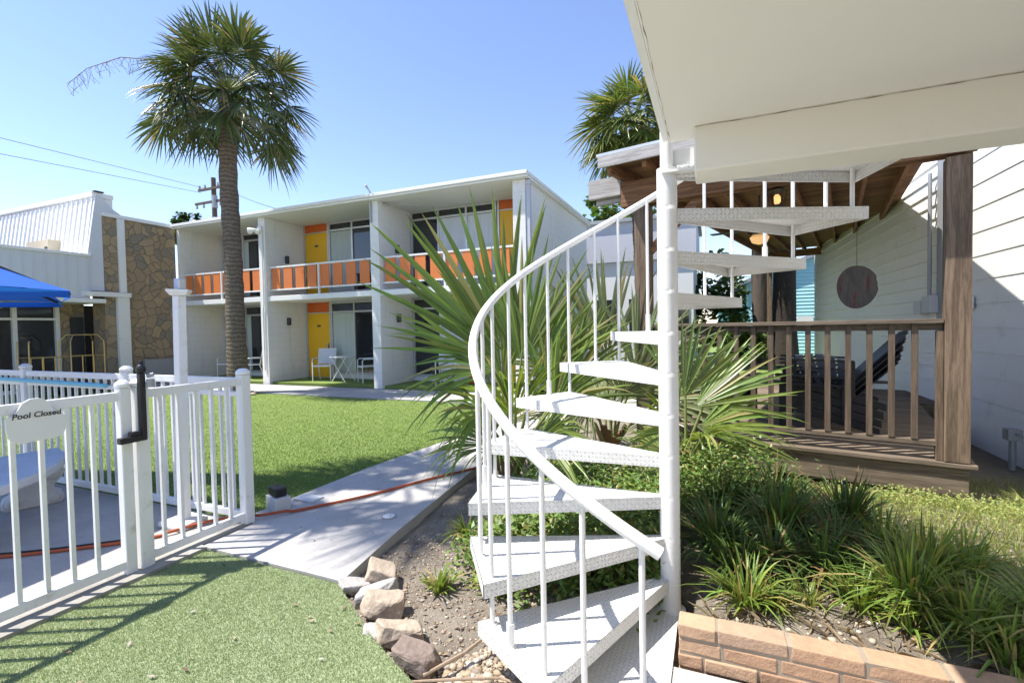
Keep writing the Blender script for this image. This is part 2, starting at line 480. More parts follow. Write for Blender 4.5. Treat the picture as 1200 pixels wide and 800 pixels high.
# ------------------------------------------------------------------ camera
cam = bpy.data.cameras.new('camera'); co = bpy.data.objects.new('camera', cam); COL.objects.link(co)
cam.sensor_fit = 'HORIZONTAL'; cam.sensor_width = 36; cam.lens = 16.875
cam.clip_start = .05; cam.clip_end = 2000
rx = Vector((.9220, .3866, -.0190)).normalized(); fw = Vector((-.3870, .9215, -.0293)).normalized()
up = rx.cross(fw).normalized(); rx = fw.cross(up)
mw = Matrix((rx, up, -fw)).transposed().to_4x4(); mw.translation = (0, 0, 1.5)
co.matrix_world = mw
S.camera = co

# ------------------------------------------------------------------ light
EL = R(62); AZ = Vector((-.893, -.450)).normalized()
sd = Vector((AZ.x * math.cos(EL), AZ.y * math.cos(EL), math.sin(EL)))
sun = bpy.data.lights.new('sun', 'SUN'); sun.energy = 5.0; sun.angle = R(.53); sun.color = (1.0, .955, .88)
so = bpy.data.objects.new('sun', sun); COL.objects.link(so)
so.rotation_euler = sd.to_track_quat('Z', 'Y').to_euler(); so.location = (-20, -10, 40)
w = bpy.data.worlds.new('World'); S.world = w; w.use_nodes = True
nt = w.node_tree
sky = nt.nodes.new('ShaderNodeTexSky'); sky.sky_type = 'NISHITA'; sky.sun_disc = False
sky.sun_elevation = EL; sky.sun_rotation = math.atan2(AZ.x, AZ.y)
sky.air_density = 1.0; sky.dust_density = .05; sky.ozone_density = 3.5
bg = nt.nodes['Background']; bg.inputs[1].default_value = .155
tint = nt.nodes.new('ShaderNodeMix'); tint.data_type = 'RGBA'; tint.blend_type = 'MULTIPLY'; tint.inputs[0].default_value = 1; tint.inputs[7].default_value = (1.06, .955, 1.0, 1)
nt.links.new(sky.outputs[0], tint.inputs[6]); nt.links.new(tint.outputs[2], bg.inputs[0])
S.view_settings.view_transform = 'Standard'; S.view_settings.look = 'None'
S.view_settings.exposure = .85; S.view_settings.gamma = 1
S.cycles.use_denoising = True
S.cycles.max_bounces = 8; S.cycles.diffuse_bounces = 4

# ------------------------------------------------------------------ ground
def sstep(a, b, x):
    t = min(1, max(0, (x - a) / (b - a))); return t * t * (3 - 2 * t)
def bedz(x, y):
    n = mnoise.noise((x * 1.7, y * 1.7, 0)) * .025 + mnoise.noise((x * 6, y * 6, 3)) * .010
    left = -.055; right = .135 - .045 * max(0, y - 2.3) - .16 * sstep(4.6, 5.4, y)
    k = sstep(-.55, .05, x)
    if y < 2.2: k *= 1
    return left * (1 - k) + right * k + n
g = MB(); g.box(-250, 250, -250, 250, -.5, -.16); g.build('ground', MT['ground'], kind='structure')
# planting bed terrain
mb = MB(); nx, ny = 150, 200
X0, X1, Y0, Y1 = -2.35, 3.12, .6, 8.4
vs = []
for j in range(ny + 1):
    for i in range(nx + 1):
        x = X0 + (X1 - X0) * i / nx; y = Y0 + (Y1 - Y0) * j / ny
        z = bedz(x, y)
        if (y < 2.22 and x > -.2) or (y < 2.70 and -.72 < x < -.12): z = -.1
        vs.append((x, y, z))
fs = [(j * (nx + 1) + i, j * (nx + 1) + i + 1, (j + 1) * (nx + 1) + i + 1, (j + 1) * (nx + 1) + i) for j in range(ny) for i in range(nx)]
mb.add(vs, fs); mb.build('planting_bed', MT['soil'], smooth=True, kind='structure')
PATHL = [(-3.30, 2.2), (-2.04, 2.18), (-2.16, 2.93), (-2.33, 4.44), (-2.42, 5.9), (-2.5, 8.4), (-3.1, 8.4), (-3.22, 5.9), (-3.44, 4.14), (-3.48, 2.78), (-3.3, 2.6)]
poly_sheet('garden_path', PATHL, .02, MT['concrete'], thick=.14)
LAWN = [(-30, 2.66), (-3.5, 2.66), (-3.49, 2.8), (-3.45, 4.14), (-3.23, 5.9), (-3.11, 8.4), (-30, 8.42)]
poly_sheet('lawn', LAWN, .004, MT['turf2'], thick=.12)
poly_sheet('far_walkway', [(-15.4, 8.43), (3.0, 8.47), (3.0, 9.80), (-15.4, 9.80)], .02, MT['concrete'], thick=.16)
poly_sheet('rear_grass', [(-3.5, 9.83), (4, 9.83), (9, 60), (-3.5, 60)], -.05, MT['turf2'], thick=.08)
TURF = [(-3.22, -1), (-.8, -1), (-.85, .9), (-1.0, 1.35), (-1.18, 1.66), (-1.54, 1.84), (-1.98, 2.12), (-2.05, 2.165), (-3.22, 2.185)]
poly_sheet('front_lawn', TURF, .008, MT['turf1'], thick=.12)
poly_sheet('pool_deck', [(-25, -4), (-3.43, -4), (-3.43, 2.62), (-25, 2.62)], .022, MT['deckcon'], thick=.14)
poly_sheet('kerb_strip', [(-3.43, -4), (-3.23, -4), (-3.23, 2.19), (-3.31, 2.2), (-3.31, 2.6), (-3.43, 2.6)], .03, MT['kerb'], thick=.15)
poly_sheet('stair_pad', [(-.74, -1), (3.08, -1), (3.08, 2.145), (-.185, 2.145), (-.185, 2.66), (-.52, 2.72), (-.70, 2.3)], .016, MT['concrete'], thick=.12)

# grass blades
def blades(name, poly, n, h, wd, mat, z=.0, seed=1, lean=.7, near=None, zf=None, kind='stuff', box=None):
    rg = np.random.default_rng(seed)
    xs = [p[0] for p in poly]; ys = [p[1] for p in poly]
    b = box or (min(xs), max(xs), min(ys), max(ys))
    P = []; tot = 0
    while tot < n:
        x = rg.uniform(b[0], b[1], n); y = rg.uniform(b[2], b[3], n)
        k = inside(x, y, poly)
        if near is not None:
            d = np.hypot(x, y); k &= rg.random(n) < np.clip((near / d) ** 2, 0, 1)
        P.append(np.stack([x[k], y[k]], 1)); tot += int(k.sum())
    P = np.concatenate(P)[:n]
    hh = h * rg.uniform(.55, 1.2, n); az = rg.uniform(0, 2 * np.pi, n); ln = rg.uniform(0, lean, n) * hh
    fa = rg.uniform(0, 2 * np.pi, n)
    zz = np.full(n, z) if zf is None else np.array([zf(x, y) for x, y in P])
    V = np.zeros((n, 5, 3))
    cx, cy = np.cos(fa) * wd / 2, np.sin(fa) * wd / 2
    V[:, 0] = np.stack([P[:, 0] - cx, P[:, 1] - cy, zz], 1); V[:, 1] = np.stack([P[:, 0] + cx, P[:, 1] + cy, zz], 1)
    mx = P[:, 0] + np.cos(az) * ln * .35; my = P[:, 1] + np.sin(az) * ln * .35
    V[:, 2] = np.stack([mx + cx * .8, my + cy * .8, zz + hh * .6], 1); V[:, 3] = np.stack([mx - cx * .8, my - cy * .8, zz + hh * .6], 1)
    V[:, 4] = np.stack([P[:, 0] + np.cos(az) * ln, P[:, 1] + np.sin(az) * ln, zz + hh * .93], 1)
    me = bpy.data.meshes.new(name)
    me.vertices.add(n * 5); me.vertices.foreach_set('co', V.reshape(-1))
    idx = np.arange(n)[:, None] * 5
    quads = (idx + np.array([0, 1, 2, 3])); tris = (idx + np.array([3, 2, 4]))
    loops = np.concatenate([quads, tris], 1).reshape(-1)
    me.loops.add(len(loops)); me.loops.foreach_set('vertex_index', loops.astype(np.int32))
    st = (np.arange(n)[:, None] * 7 + np.array([0, 4])).reshape(-1); ct = np.tile([4, 3], n)
    me.polygons.add(2 * n); me.polygons.foreach_set('loop_start', st.astype(np.int32)); me.polygons.foreach_set('loop_total', ct.astype(np.int32))
    me.update(); me.validate()
    me.materials.append(mat)
    o = bpy.data.objects.new(name, me); COL.objects.link(o); o['kind'] = kind
    return o
tag(blades('front_grass', TURF, 160000, .011, .0019, MT['blade1'], .008, 1, .9, box=(-3.22, -.8, .9, 2.2)), 'short pale green artificial grass in the front corner', 'grass')
tag(blades('lawn_grass', LAWN, 150000, .018, .0045, MT['blade2'], .004, 2, .9, near=5.0, box=(-13, -3.1, 2.66, 8.4)), 'bright green artificial grass of the courtyard lawn', 'grass')
PATIO_Z = .075

# ------------------------------------------------------------------ spiral staircase
XC, YC, RAD, RISE, Z0 = -.214, 2.578, 1.038, .21, .195
TH0, DTH, WTH = 249.94, 22.13, 26.95
stair = thing('spiral_staircase', 'white diamond plate metal spiral staircase with curved handrail beside the planting bed', 'spiral staircase', (XC, YC, 0))
p = MB(); p.lathe((XC, YC, 0), [(.075, .0), (.075, .025), (.052, .03), (.049, .2), (.049, 2.22), (.045, 2.225), (.032, 2.23), (.032, 3.6), (.02, 3.61)], 28)
p.build('centre_pole', MT['steel'], stair, smooth=True)
for k in range(0, 11):
    z = Z0 + RISE * k
    c = MB(); c.lathe((XC, YC, 0), [(.0485, z - .200), (.0500, z - .200), (.0500, z - .009), (.0485, z - .009)], 28)
    c.build('collar', MT['steel'], stair, smooth=True)
def pol(r, th, z):
    a = R(th); return Vector((XC + r * math.cos(a), YC + r * math.sin(a), z))
for k in range(0, 11):
    z = Z0 + RISE * k; tf = TH0 - DTH * k; tb = tf - WTH
    f0 = pol(.05, tf + 12, z); f1 = pol(RAD, tf, z); b1 = pol(RAD, tb, z); b0 = pol(.05, tb - 12, z)
    dz = Vector((0, 0, -.062))
    m = MB()
    # local plate coordinates for the pattern: u along the nosing, v across
    ax = (f1 - f0).normalized(); ay = Vector((-ax.y, ax.x, 0))
    if k % 2: ax, ay = ax, ay
    uv = lambda q: ((q - f0).dot(ax), (q - f0).dot(ay))
    th = Vector((0, 0, -.005))
    top = [f0, f1, b1, b0]
    cr = (b1 - f1).cross(f0 - f1).z
    if cr > 0: top_o = top
    else: top_o = top[::-1]
    m.add(top_o, [(0, 1, 2, 3)], [[uv(q) for q in top_o]])
    und = [q + th for q in top_o][::-1]
    m.add(und, [(0, 1, 2, 3)], [[uv(q) for q in und]])
    def skirt(a, b, off):
        # a thin folded plate under one edge
        d = (b - a).normalized(); n = Vector((d.y, -d.x, 0)) * off
        L = (b - a).length
        A, B = a, b; C, D = b + dz, a + dz
        m.add([A, D, C, B], [(0, 1, 2, 3)], [[(0, 0), (0, -.062), (L, -.062), (L, 0)]])
        A2, B2, C2, D2 = A + n, B + n, C + n, D + n
        m.add([A2, B2, C2, D2], [(0, 1, 2, 3)], [[(0, 0), (L, 0), (L, -.062), (0, -.062)]])
        m.add([D, D2, C2, C], [(0, 1, 2, 3)], [[(0, 0)] * 4])
    skirt(f0, f1, -.004); skirt(b1, b0, -.004); skirt(f1, b1, -.004)
    m.build('tread', MT['tread'], stair)
# balusters and handrail
HR = .79; RR = 1.0
def railz(th): return Z0 + RISE * (TH0 - th) / DTH + HR
def baluster(th, zbot, sleeve):
    zt = railz(th)
    m = MB(); a = pol(.985, th, zbot); b = pol(.985, th, zt)
    m.tube([a, b], .0105, 10)
    if sleeve: m.tube([a, a + Vector((0, 0, sleeve))], .0165, 10)
    m.lathe(a, [(.021, 0), (.021, .006)], 10)
    m.build('baluster', MT['steel'], stair, smooth=False)
for k in range(-1, 11):
    z = Z0 + RISE * k
    tf = TH0 - DTH * k
    if k >= 0:
        baluster(tf - 2.5, z - RISE + (.0 if k > 0 else 0), .0 if k % 3 else 0)
    else:
        baluster(tf - 2.5, .016, .0)
    if tf - 14.5 > 10: baluster(tf - 14.5, max(z, .016), [.10, 0, .12, 0][k % 4])
m = MB(); pts = []
th = TH0 + DTH + 1.0
while th > TH0 - DTH * 11.2:
    q = pol(1.0, th, railz(th)); pts.append(q); th -= 3
m.tube(pts, .0225, 14); m.build('handrail', MT['steel'], stair, smooth=True)
m = MB()
bpl = [Vector((-.70, 1.2, .026)), Vector((-.172, 1.2, .026)), Vector((-.172, 2.66, .026)), Vector((-.46, 2.68, .026)), Vector((-.70, 2.25, .026))]
m.add(bpl, [(0, 1, 2, 3, 4)], [[(q.x, q.y) for q in bpl]])
for i_ in range(5):
    a_, b_ = bpl[i_], bpl[(i_ + 1) % 5]; z_ = Vector((0, 0, -.02)); m.add([a_, a_ + z_, b_ + z_, b_], [(0, 1, 2, 3)], [[(0, 0), (0, .02), (.5, .02), (.5, 0)]])
m.build('base_plate', MT['tread'], stair)
# bracket that ties the pole to the balcony
m = MB(); m.box(XC - .02, XC + .35, YC - .07, YC + .07, 2.25, 2.262); m.box(XC + .03, XC + .33, YC + .02, YC + .03, 2.262, 2.383); m.build('top_bracket', MT['steel'], stair)

# ------------------------------------------------------------------ balcony above
bal = thing('balcony', 'cream painted concrete balcony slab with deep beam overhead', 'balcony', (1.5, 0, 2.386))
m = MB(); m.box(-.195, 3.06, -5, 2.50, 2.386, 2.500); m.build('slab', MT['soffit'], bal, bevel=.006)
m = MB(); m.box(-.075, 3.06, 2.334, 2.560, 2.185, 2.392); m.build('beam', MT['beam'], bal, bevel=.008)
m = MB(); m.box(-.225, -.198, -5, 2.51, 2.40, 2.515); m.build('edge_flashing', MT['trim'], bal)

rgp = random.Random(8)
def ribbon(name, pts, ws, nrm, up_, mat):
    """one thin wavering strip of cracked paint lying on a surface"""
    vs = []; fs = []
    for p_, w_ in zip(pts, ws):
        vs += [p_ + up_ * w_, p_ - up_ * w_, p_ - up_ * w_ + nrm * .0015, p_ + up_ * w_ + nrm * .0015]
    for k in range(len(pts) - 1):
        a, b = 4 * k, 4 * k + 4
        for q in range(4): fs.append((a + q, a + (q + 1) % 4, b + (q + 1) % 4, b + q))
    m = MB(); m.add(vs, fs); return m.build(name, MT[mat], bal)
n_ = 160
ribbon('paint_crack', [Vector((-.07 + 3.1 * k / n_, 2.3338, 2.3815 + .003 * mnoise.noise((k * .13, 1, 0)))) for k in range(n_ + 1)], [max(.0002, .0008 + .0022 * mnoise.noise((k * .31, 9, 0))) for k in range(n_ + 1)], Vector((0, -1, 0)), Vector((0, 0, 1)), 'crack')
ribbon('paint_crack', [Vector((-.187 + .004 * mnoise.noise((k * .17, 5, 0)), 2.48 - 2.6 * k / n_, 2.3858)) for k in range(n_ + 1)], [max(.0002, .0003 + .003 * mnoise.noise((k * .23, 14, 0))) for k in range(n_ + 1)], Vector((0, 0, -1)), Vector((1, 0, 0)), 'crack')
# ------------------------------------------------------------------ siding building on the right
sb = thing('siding_building', 'long cream lap sided building wall behind the wooden deck at the right', 'building', (3.3, 7, 0))
m = MB(); m.box(3.14, 6, -6, 18.5, -.3, 4.6)
m.build('wall', MT['siding'], sb)
def laps(y0, y1, z0, z1, h, x=3.14, mat='siding', name='lap_board', pr=.016):
    m = MB(); z = z0
    while z < z1 - .01:
        zt = min(z + h, z1)
        # one tilted board: butt edge proud
        a = [(x - pr, z), (x - .007, zt - .002), (x - .001, zt - .002), (x - .001, z)]
        m.prism([(q[0], y0, q[1]) for q in a][::-1], (0, y1 - y0, 0))
        z += h
    return m.build(name, MT[mat], sb)
laps(-6, 8.93, .47 - .005, 4.5, .3055, name='wide_siding')
laps(-6, 8.93, -.25, .462, .10, name='narrow_siding')
laps(9.12, 18.35, -.25, 4.35, .205, name='rear_siding', pr=.034)
m = MB(); m.box(3.085, 3.139, 8.94, 9.11, -.2, 4.4); m.build('corner_board', MT['greymetal'], sb)
m = MB(); m.box(3.085, 3.2, 18.36, 18.53, -.2, 4.2); m.build('end_trim', MT['trim'], sb)
m = MB(); m.box(2.85, 6.2, -6, 18.8, 4.6, 4.75); m.build('roof', MT['trim'], sb)
m = MB(); m.box(2.98, 3.10, 9.05, 9.35, 1.60, 1.86); m.box(3.0, 3.09, 9.45, 9.75, 1.58, 1.80); m.build('meter_box', MT['box'], sb, bevel=.01)
m = MB(); m.tube([(3.03, 9.2, 1.86), (3.03, 9.2, 3.7)], .028, 8); m.build('conduit', MT['greymetal'], sb, smooth=True)
m = MB(); m.box(3.02, 3.10, 8.02, 8.18, 1.62, 1.78); m.build('outlet_cover', MT['trim'], sb, bevel=.008)
m = MB(); m.tube([(2.98, 6.85, -.15), (2.98, 6.85, .22)], .03, 10); m.box(2.92, 3.04, 6.79, 6.91, .18, .30); m.tube([(2.98, 6.79, .26), (2.98, 6.2, .27)], .012, 6); m.build('pipe_stub', MT['greymetal'], sb)

# ------------------------------------------------------------------ wooden deck pavilion (rotated a little)
DR = R(-11.7)
deck = thing('deck_pavilion', 'weathered wooden deck with railing and brown open rafter roof', 'pavilion', (1.94, 5.32, 0), DR)
DW = WM[deck.name]
def D(name, mb, mat, **k): return mb.build(name, MT[mat], deck, world=False, **k)
W_ = 2.75; DEP = 5.2; RD = 12.5
m = MB()
x = -W_ - .15
y = -.10
while y < DEP:
    m.box(-W_ - .08, ( .13 if y < 3.6 else 1.0), y, y + .135, .222, .258); y += .142
D('deck_board', m, 'deckwood', bevel=.004)
m = MB(); m.box(-W_ - .05, .08, -.062, -.025, -.03, .220); D('skirt_board', m, 'deckwood', bevel=.004)
m = MB(); m.box(-.085, .085, -.02, .15, -.3, .218); D('footing_post', m, 'deckwoodz')
m = MB(); m.box(-.085, .085, -.085, .085, .262, 2.88); D('post', m, 'deckwoodz', bevel=.008)
m = MB(); m.box(-W_ - .085, -W_ + .085, -.085, .085, .262, 2.90); D('post', m, 'deckwoodz', bevel=.008)
for px, py in ((-W_, RD - .3),):
    m = MB(); m.box(px - .07, px + .07, py - .2, py - .06, -.1, 3.24 + .042 * (py - .2)); D('post', m, 'deckwoodz', bevel=.006)
m = MB(); m.box(-W_ + .09, -.09, -.075, .07, 1.468, 1.505); D('cap_rail', m, 'deckwood', bevel=.004)
m = MB(); m.box(-W_ + .09, -.09, .0, .038, 1.405, 1.466); D('upper_rail', m, 'deckwood', bevel=.003)
m = MB(); m.box(-W_ + .09, -.09, -.035, .055, .385, .43); D('lower_rail', m, 'deckwood', bevel=.004)
m = MB(); m.box(-.135, -.088, -.05, .04, .262, 1.40); D('half_post', m, 'deckwoodz', bevel=.003)
bx = -.28
while bx > -W_ + .15:
    m = MB(); m.box(bx - .026, bx + .026, -.012, .036 - .038, .432, 1.466)
    m = MB(); m.box(bx - .024, bx + .024, -.042, -.002, .432, 1.466); D('baluster', m, 'balwood', bevel=.003)
    bx -= .163
# rear railing
m = MB(); m.box(-W_ + .08, -.1, DEP - .17, DEP - .05, 1.45, 1.49); D('cap_rail', m, 'deckwood')
m = MB(); m.box(-W_ + .08, -.1, DEP - .14, DEP - .08, .38, .43); D('lower_rail', m, 'deckwood')
# main beam, with silvered end sticking out to the left
m = MB(); m.box(-3.0, .12, -.075, -.005, 2.905, 3.2); D('front_beam', m, 'roofwoodx', bevel=.004)
m = MB(); m.box(-3.0, .10, .02, .085, 2.90, 3.18); D('inner_beam', m, 'roofwoodx', bevel=.004)
m = MB(); m.box(-3.42, -3.003, -.078, -.008, 3.06, 3.29); D('beam_end', m, 'greywood', bevel=.004)
m = MB(); m.box(-3.36, -3.003, .02, .08, 3.0, 3.1); D('beam_end', m, 'greywood', bevel=.004)
m = MB(); m.box(-3.0, 1.2, RD - .18, RD - .1, 3.6, 3.82); D('rear_beam', m, 'roofwoodx')
sl = .042
rx_ = -3.0
while rx_ < .12:
    m = MB(); m.bar((rx_, -.42, 3.30), (rx_, RD + .4, 3.30 + sl * (RD + .8)), .045, .16); D('rafter', m, 'roofwood')
    rx_ += .405
m = MB(); 
yy = -.45
while yy < RD + .4:
    za = 3.385 + sl * (yy + .45)
    m.bar((-3.08, yy, za), (.03 , yy, za), .10, .022); yy += .118
D('roof_boards', m, 'roofwoodx')
m = MB(); m.prism([(-3.12, -.5, 3.408), (.05, -.5, 3.408), (.05, RD + .45, 3.408 + sl * (RD + .95)), (-3.12, RD + .45, 3.408 + sl * (RD + .95))], (0, 0, .03)); D('metal_roof', m, 'alu')
m = MB(); m.box(-3.1, .05, -.505, -.475, 3.28, 3.405); D('fascia', m, 'greywood', bevel=.003)
# diagonal braces
m = MB(); m.bar((-W_ + .05, .03, 2.35), (-W_ + .65, .03, 2.92), .05, .09); D('brace', m, 'roofwoodx')
def DP(x, y, z): return DW @ Vector((x, y, z))
# lantern and fan
lp = DP(-1.48, 1.2, 3.42)
lan = thing('porch_lantern', 'lit black lantern hanging under the deck roof', 'lantern', tuple(lp))
m = MB(); m.tube([lp, lp - Vector((0, 0, .25))], .008, 6); m.lathe(lp - Vector((0, 0, .3)), [(.11, 0), (.03, .06)], 8); m.lathe(lp - Vector((0, 0, .50)), [(.05, 0), (.09, .02)], 8)
for k in range(6):
    a = k * math.pi / 3; dx, dy = math.cos(a), math.sin(a)
    m.bar(lp + Vector((dx * .085, dy * .085, -.48)), lp + Vector((dx * .105, dy * .105, -.30)), .008, .008)
m.build('frame', MT['darkmetal'], lan)
m = MB(); m.lathe(lp - Vector((0, 0, .465)), [(.02, 0), (.04, .03), (.04, .09), (.02, .12)], 12); m.build('bulb', MT['lamp'], lan, smooth=True)
fp = DP(-1.80, 2.2, 3.55)
fan_ = thing('ceiling_fan', 'dark ceiling fan with a glowing bowl under the deck roof', 'fan', tuple(fp))
m = MB(); m.tube([fp, fp - Vector((0, 0, .55))], .015, 8); m.lathe(fp - Vector((0, 0, .78)), [(.05, 0), (.12, .05), (.13, .15), (.08, .22)], 16); m.build('motor', MT['darkmetal'], fan_)
for k in range(5):
    a = k * 2 * math.pi / 5 + .3; d = Vector((math.cos(a), math.sin(a), 0))
    m = MB(); m.bar(fp + d * .12 - Vector((0, 0, .70)), fp + d * .68 - Vector((0, 0, .69)), .13, .012); m.build('blade', MT['darkmetal'], fan_)
m = MB(); m.lathe(fp - Vector((0, 0, .92)), [(.02, 0), (.10, .03), (.13, .10), (.10, .135)], 16); m.build('bowl', MT['globe'], fan_, smooth=True)
# painted disc hanging under the roof in front of the wall
dc = Vector((1.95, 8.5, 2.00)); prof = []
dr_ = Vector((.962, -.27, 0))
for k in range(40):
    a = 2 * math.pi * k / 40; r = .315 * (1 + .02 * math.sin(3 * a + 1) + (-.05 if 0 <= k < 3 else 0))
    prof.append(dc + dr_ * (.80 * r * math.cos(a)) + Vector((0, 0, r * math.sin(a))))
dk_ = thing('painted_disc', 'round dark red streaked wooden disc hanging before the cream siding wall', 'wall art', tuple(dc))
m = MB(); m.prism(prof, Vector((-.27, -.962, 0)) * -.03); m.build('disc', MT['disc'], dk_, bevel=.004)
m = MB(); m.tube([dc + Vector((0, 0, .29)), dc + Vector((0, 0, 1.31))], .004, 5); m.build('hanging_cord', MT['darkmetal'], dk_)

# black adirondack chairs, stacked
def adirondack(name, label, mat, loc, rz, group=None):
    t = thing(name, label, 'adirondack chair', loc, rz, group)
    B = lambda n, mb: mb.build(n, MT[mat], t, world=False, bevel=.004)
    m = MB()
    for i in range(6):
        y = -.28 + i * .098; z = .36 - (y + .28) * .30
        m.obox((0, y, z), (.52, .085, .018), Matrix.Rotation(R(-16), 3, 'X'))
    B('seat', m)
    m = MB()
    for i in range(6):
        x = (i - 2.5) * .098; L = .80 + .10 * math.cos((i - 2.5) * .55)
        a = Vector((x * .8, .22, .20)); b = a + Vector((x * .35, .66, .72)).normalized() * L
        m.bar(a, b, .085, .016, up=(0, -1, .5))
    B('backrest', m)
    for sx in (-1, 1):
        m = MB(); m.prism([(sx * .33 - .06, -.36, .54), (sx * .33 + .06, -.38, .54), (sx * .35 + .05, .33, .52), (sx * .35 - .05, .33, .52)], (0, 0, .02)); B('armrest', m)
        m = MB(); m.box(sx * .29 - .012, sx * .29 + .012, -.32, -.21, 0, .538); B('front_leg', m)
        m = MB(); m.prism([(sx * .265 - .01, -.30, .26), (sx * .265 - .01, -.30, .36), (sx * .265 - .01, .62, .08), (sx * .265 - .01, .62, 0)], (.02, 0, 0)); B('rear_leg', m)
        m = MB(); m.box(sx * .31 - .012, sx * .31 + .012, .28, .34, .13, .518); B('arm_support', m)
    return t
cp = DP(-1.12, 1.05, .26)
ang = DR - R(86)
ch0 = adirondack('adirondack_chair', 'black slatted adirondack chair at the bottom of the stack on the deck', 'blackwood', tuple(cp), ang, 'stacked black deck chairs')
for i, lb in enumerate(('second black adirondack chair up in the stack on the deck', 'third black adirondack chair up in the stack on the deck', 'topmost black adirondack chair of the stack on the deck')):
    copy_thing(ch0, (cp.x + .02 * (i + 1), cp.y, cp.z + .09 * (i + 1)), ang + R(rnd.uniform(-2, 2)), lb)
cq = DP(-.95, 1.95, .26)
adirondack('adirondack_chair', 'grey slatted adirondack chair behind the black stack on the deck', 'greychair', tuple(cq), DR + R(170))
cq = DP(-2.2, 1.6, .26)
adirondack('adirondack_chair', 'single black adirondack chair on the deck behind the palm fronds', 'blackwood', tuple(cq), DR + R(140))

# ------------------------------------------------------------------ motel
XL, XR, YF, YB, ZS0, ZS1, ZRF = -15.5, -3.78, 9.9, 11.35, 2.37, 2.51, 4.74
mot = thing('motel_building', 'two storey white motel block with orange balcony panels and yellow doors', 'building', (-9.6, 11, 0))
def Mo(n, mb, mat, parent=mot, **k): return mb.build(n, MT[mat], parent, **k)
m = MB(); m.box(XL, XR - .04, YB, YB + .15, 0, ZRF); Mo('rear_wall', m, 'stucco')
m = MB(); m.box(XR - .25, XR - .003, YF + .36, 15.4, 0, ZRF); Mo('side_wall', m, 'stucco')
m = MB(); m.box(XL + .06, XR - .3, 11.6, 15.3, 0, ZRF - .02); Mo('rear_block', m, 'stucco')
m = MB(); m.box(XL + .06, XR + .10, YF - .16, 15.55, ZRF, ZRF + .05); m.box(XL + .06, XR + .12, YF - .20, 15.6, ZRF + .052, ZRF + .13); Mo('roof', m, 'trim', bevel=.008)
m = MB(); m.box(XL, XR - .26, YF + .04, YB - .003, ZS0, ZS1); Mo('balcony_slab', m, 'trim', bevel=.01)
m = MB(); m.box(XL, XR - .26, YF + .10, YB - .003, 0, PATIO_Z - .003); Mo('patio_slab', m, 'turf2')
for xd in (-11.93, -8.0):
    m = MB(); m.box(xd, xd + .26, YF, YB - .003, 0, ZRF - .003)
    Mo('dividing_wall', m, 'stucco', bevel=.006)
m = MB(); m.box(XR - .30, XR, YF, YF + .355, 0, ZRF - .003); Mo('corner_pier', m, 'stucco', bevel=.006)
m = MB(); m.box(XL, XL + .12, YF + .02, YB - .003, 0, ZRF - .003); Mo('end_wall', m, 'stucco')
m = MB(); m.box(XR + .005, XR + .10, YF + .02, YF + .12, .05, 4.62); m.box(XR + .003, XR + .11, YF + .01, YF + .13, 4.62, 4.72); Mo('downspout', m, 'lilac', bevel=.01)
m = MB(); m.tube([(-11.80, YF - .03, .4), (-11.80, YF - .03, 2.1), (-11.76, YF - .03, 2.3), (-11.76, YF - .03, 4.5)], .02, 8); Mo('conduit', m, 'trim', smooth=True)
m = MB(); m.tube([(-7.93, YF - .03, 4.2), (-7.93, YF - .03, 4.95), (-7.93, YF - .2, 5.1), (-7.9, YF - .22, 5.02)], .022, 8); m.tube([(-7.93, YF - .03, 4.86), (-7.8, YF + .2, 4.72), (-6.6, YF + .3, 4.55)], .02, 6); Mo('mast', m, 'greymetal')
bays = [(XL + .12, -11.93, 1), (-11.67, -8.0, 1), (-7.74, XR - .30, -1)]
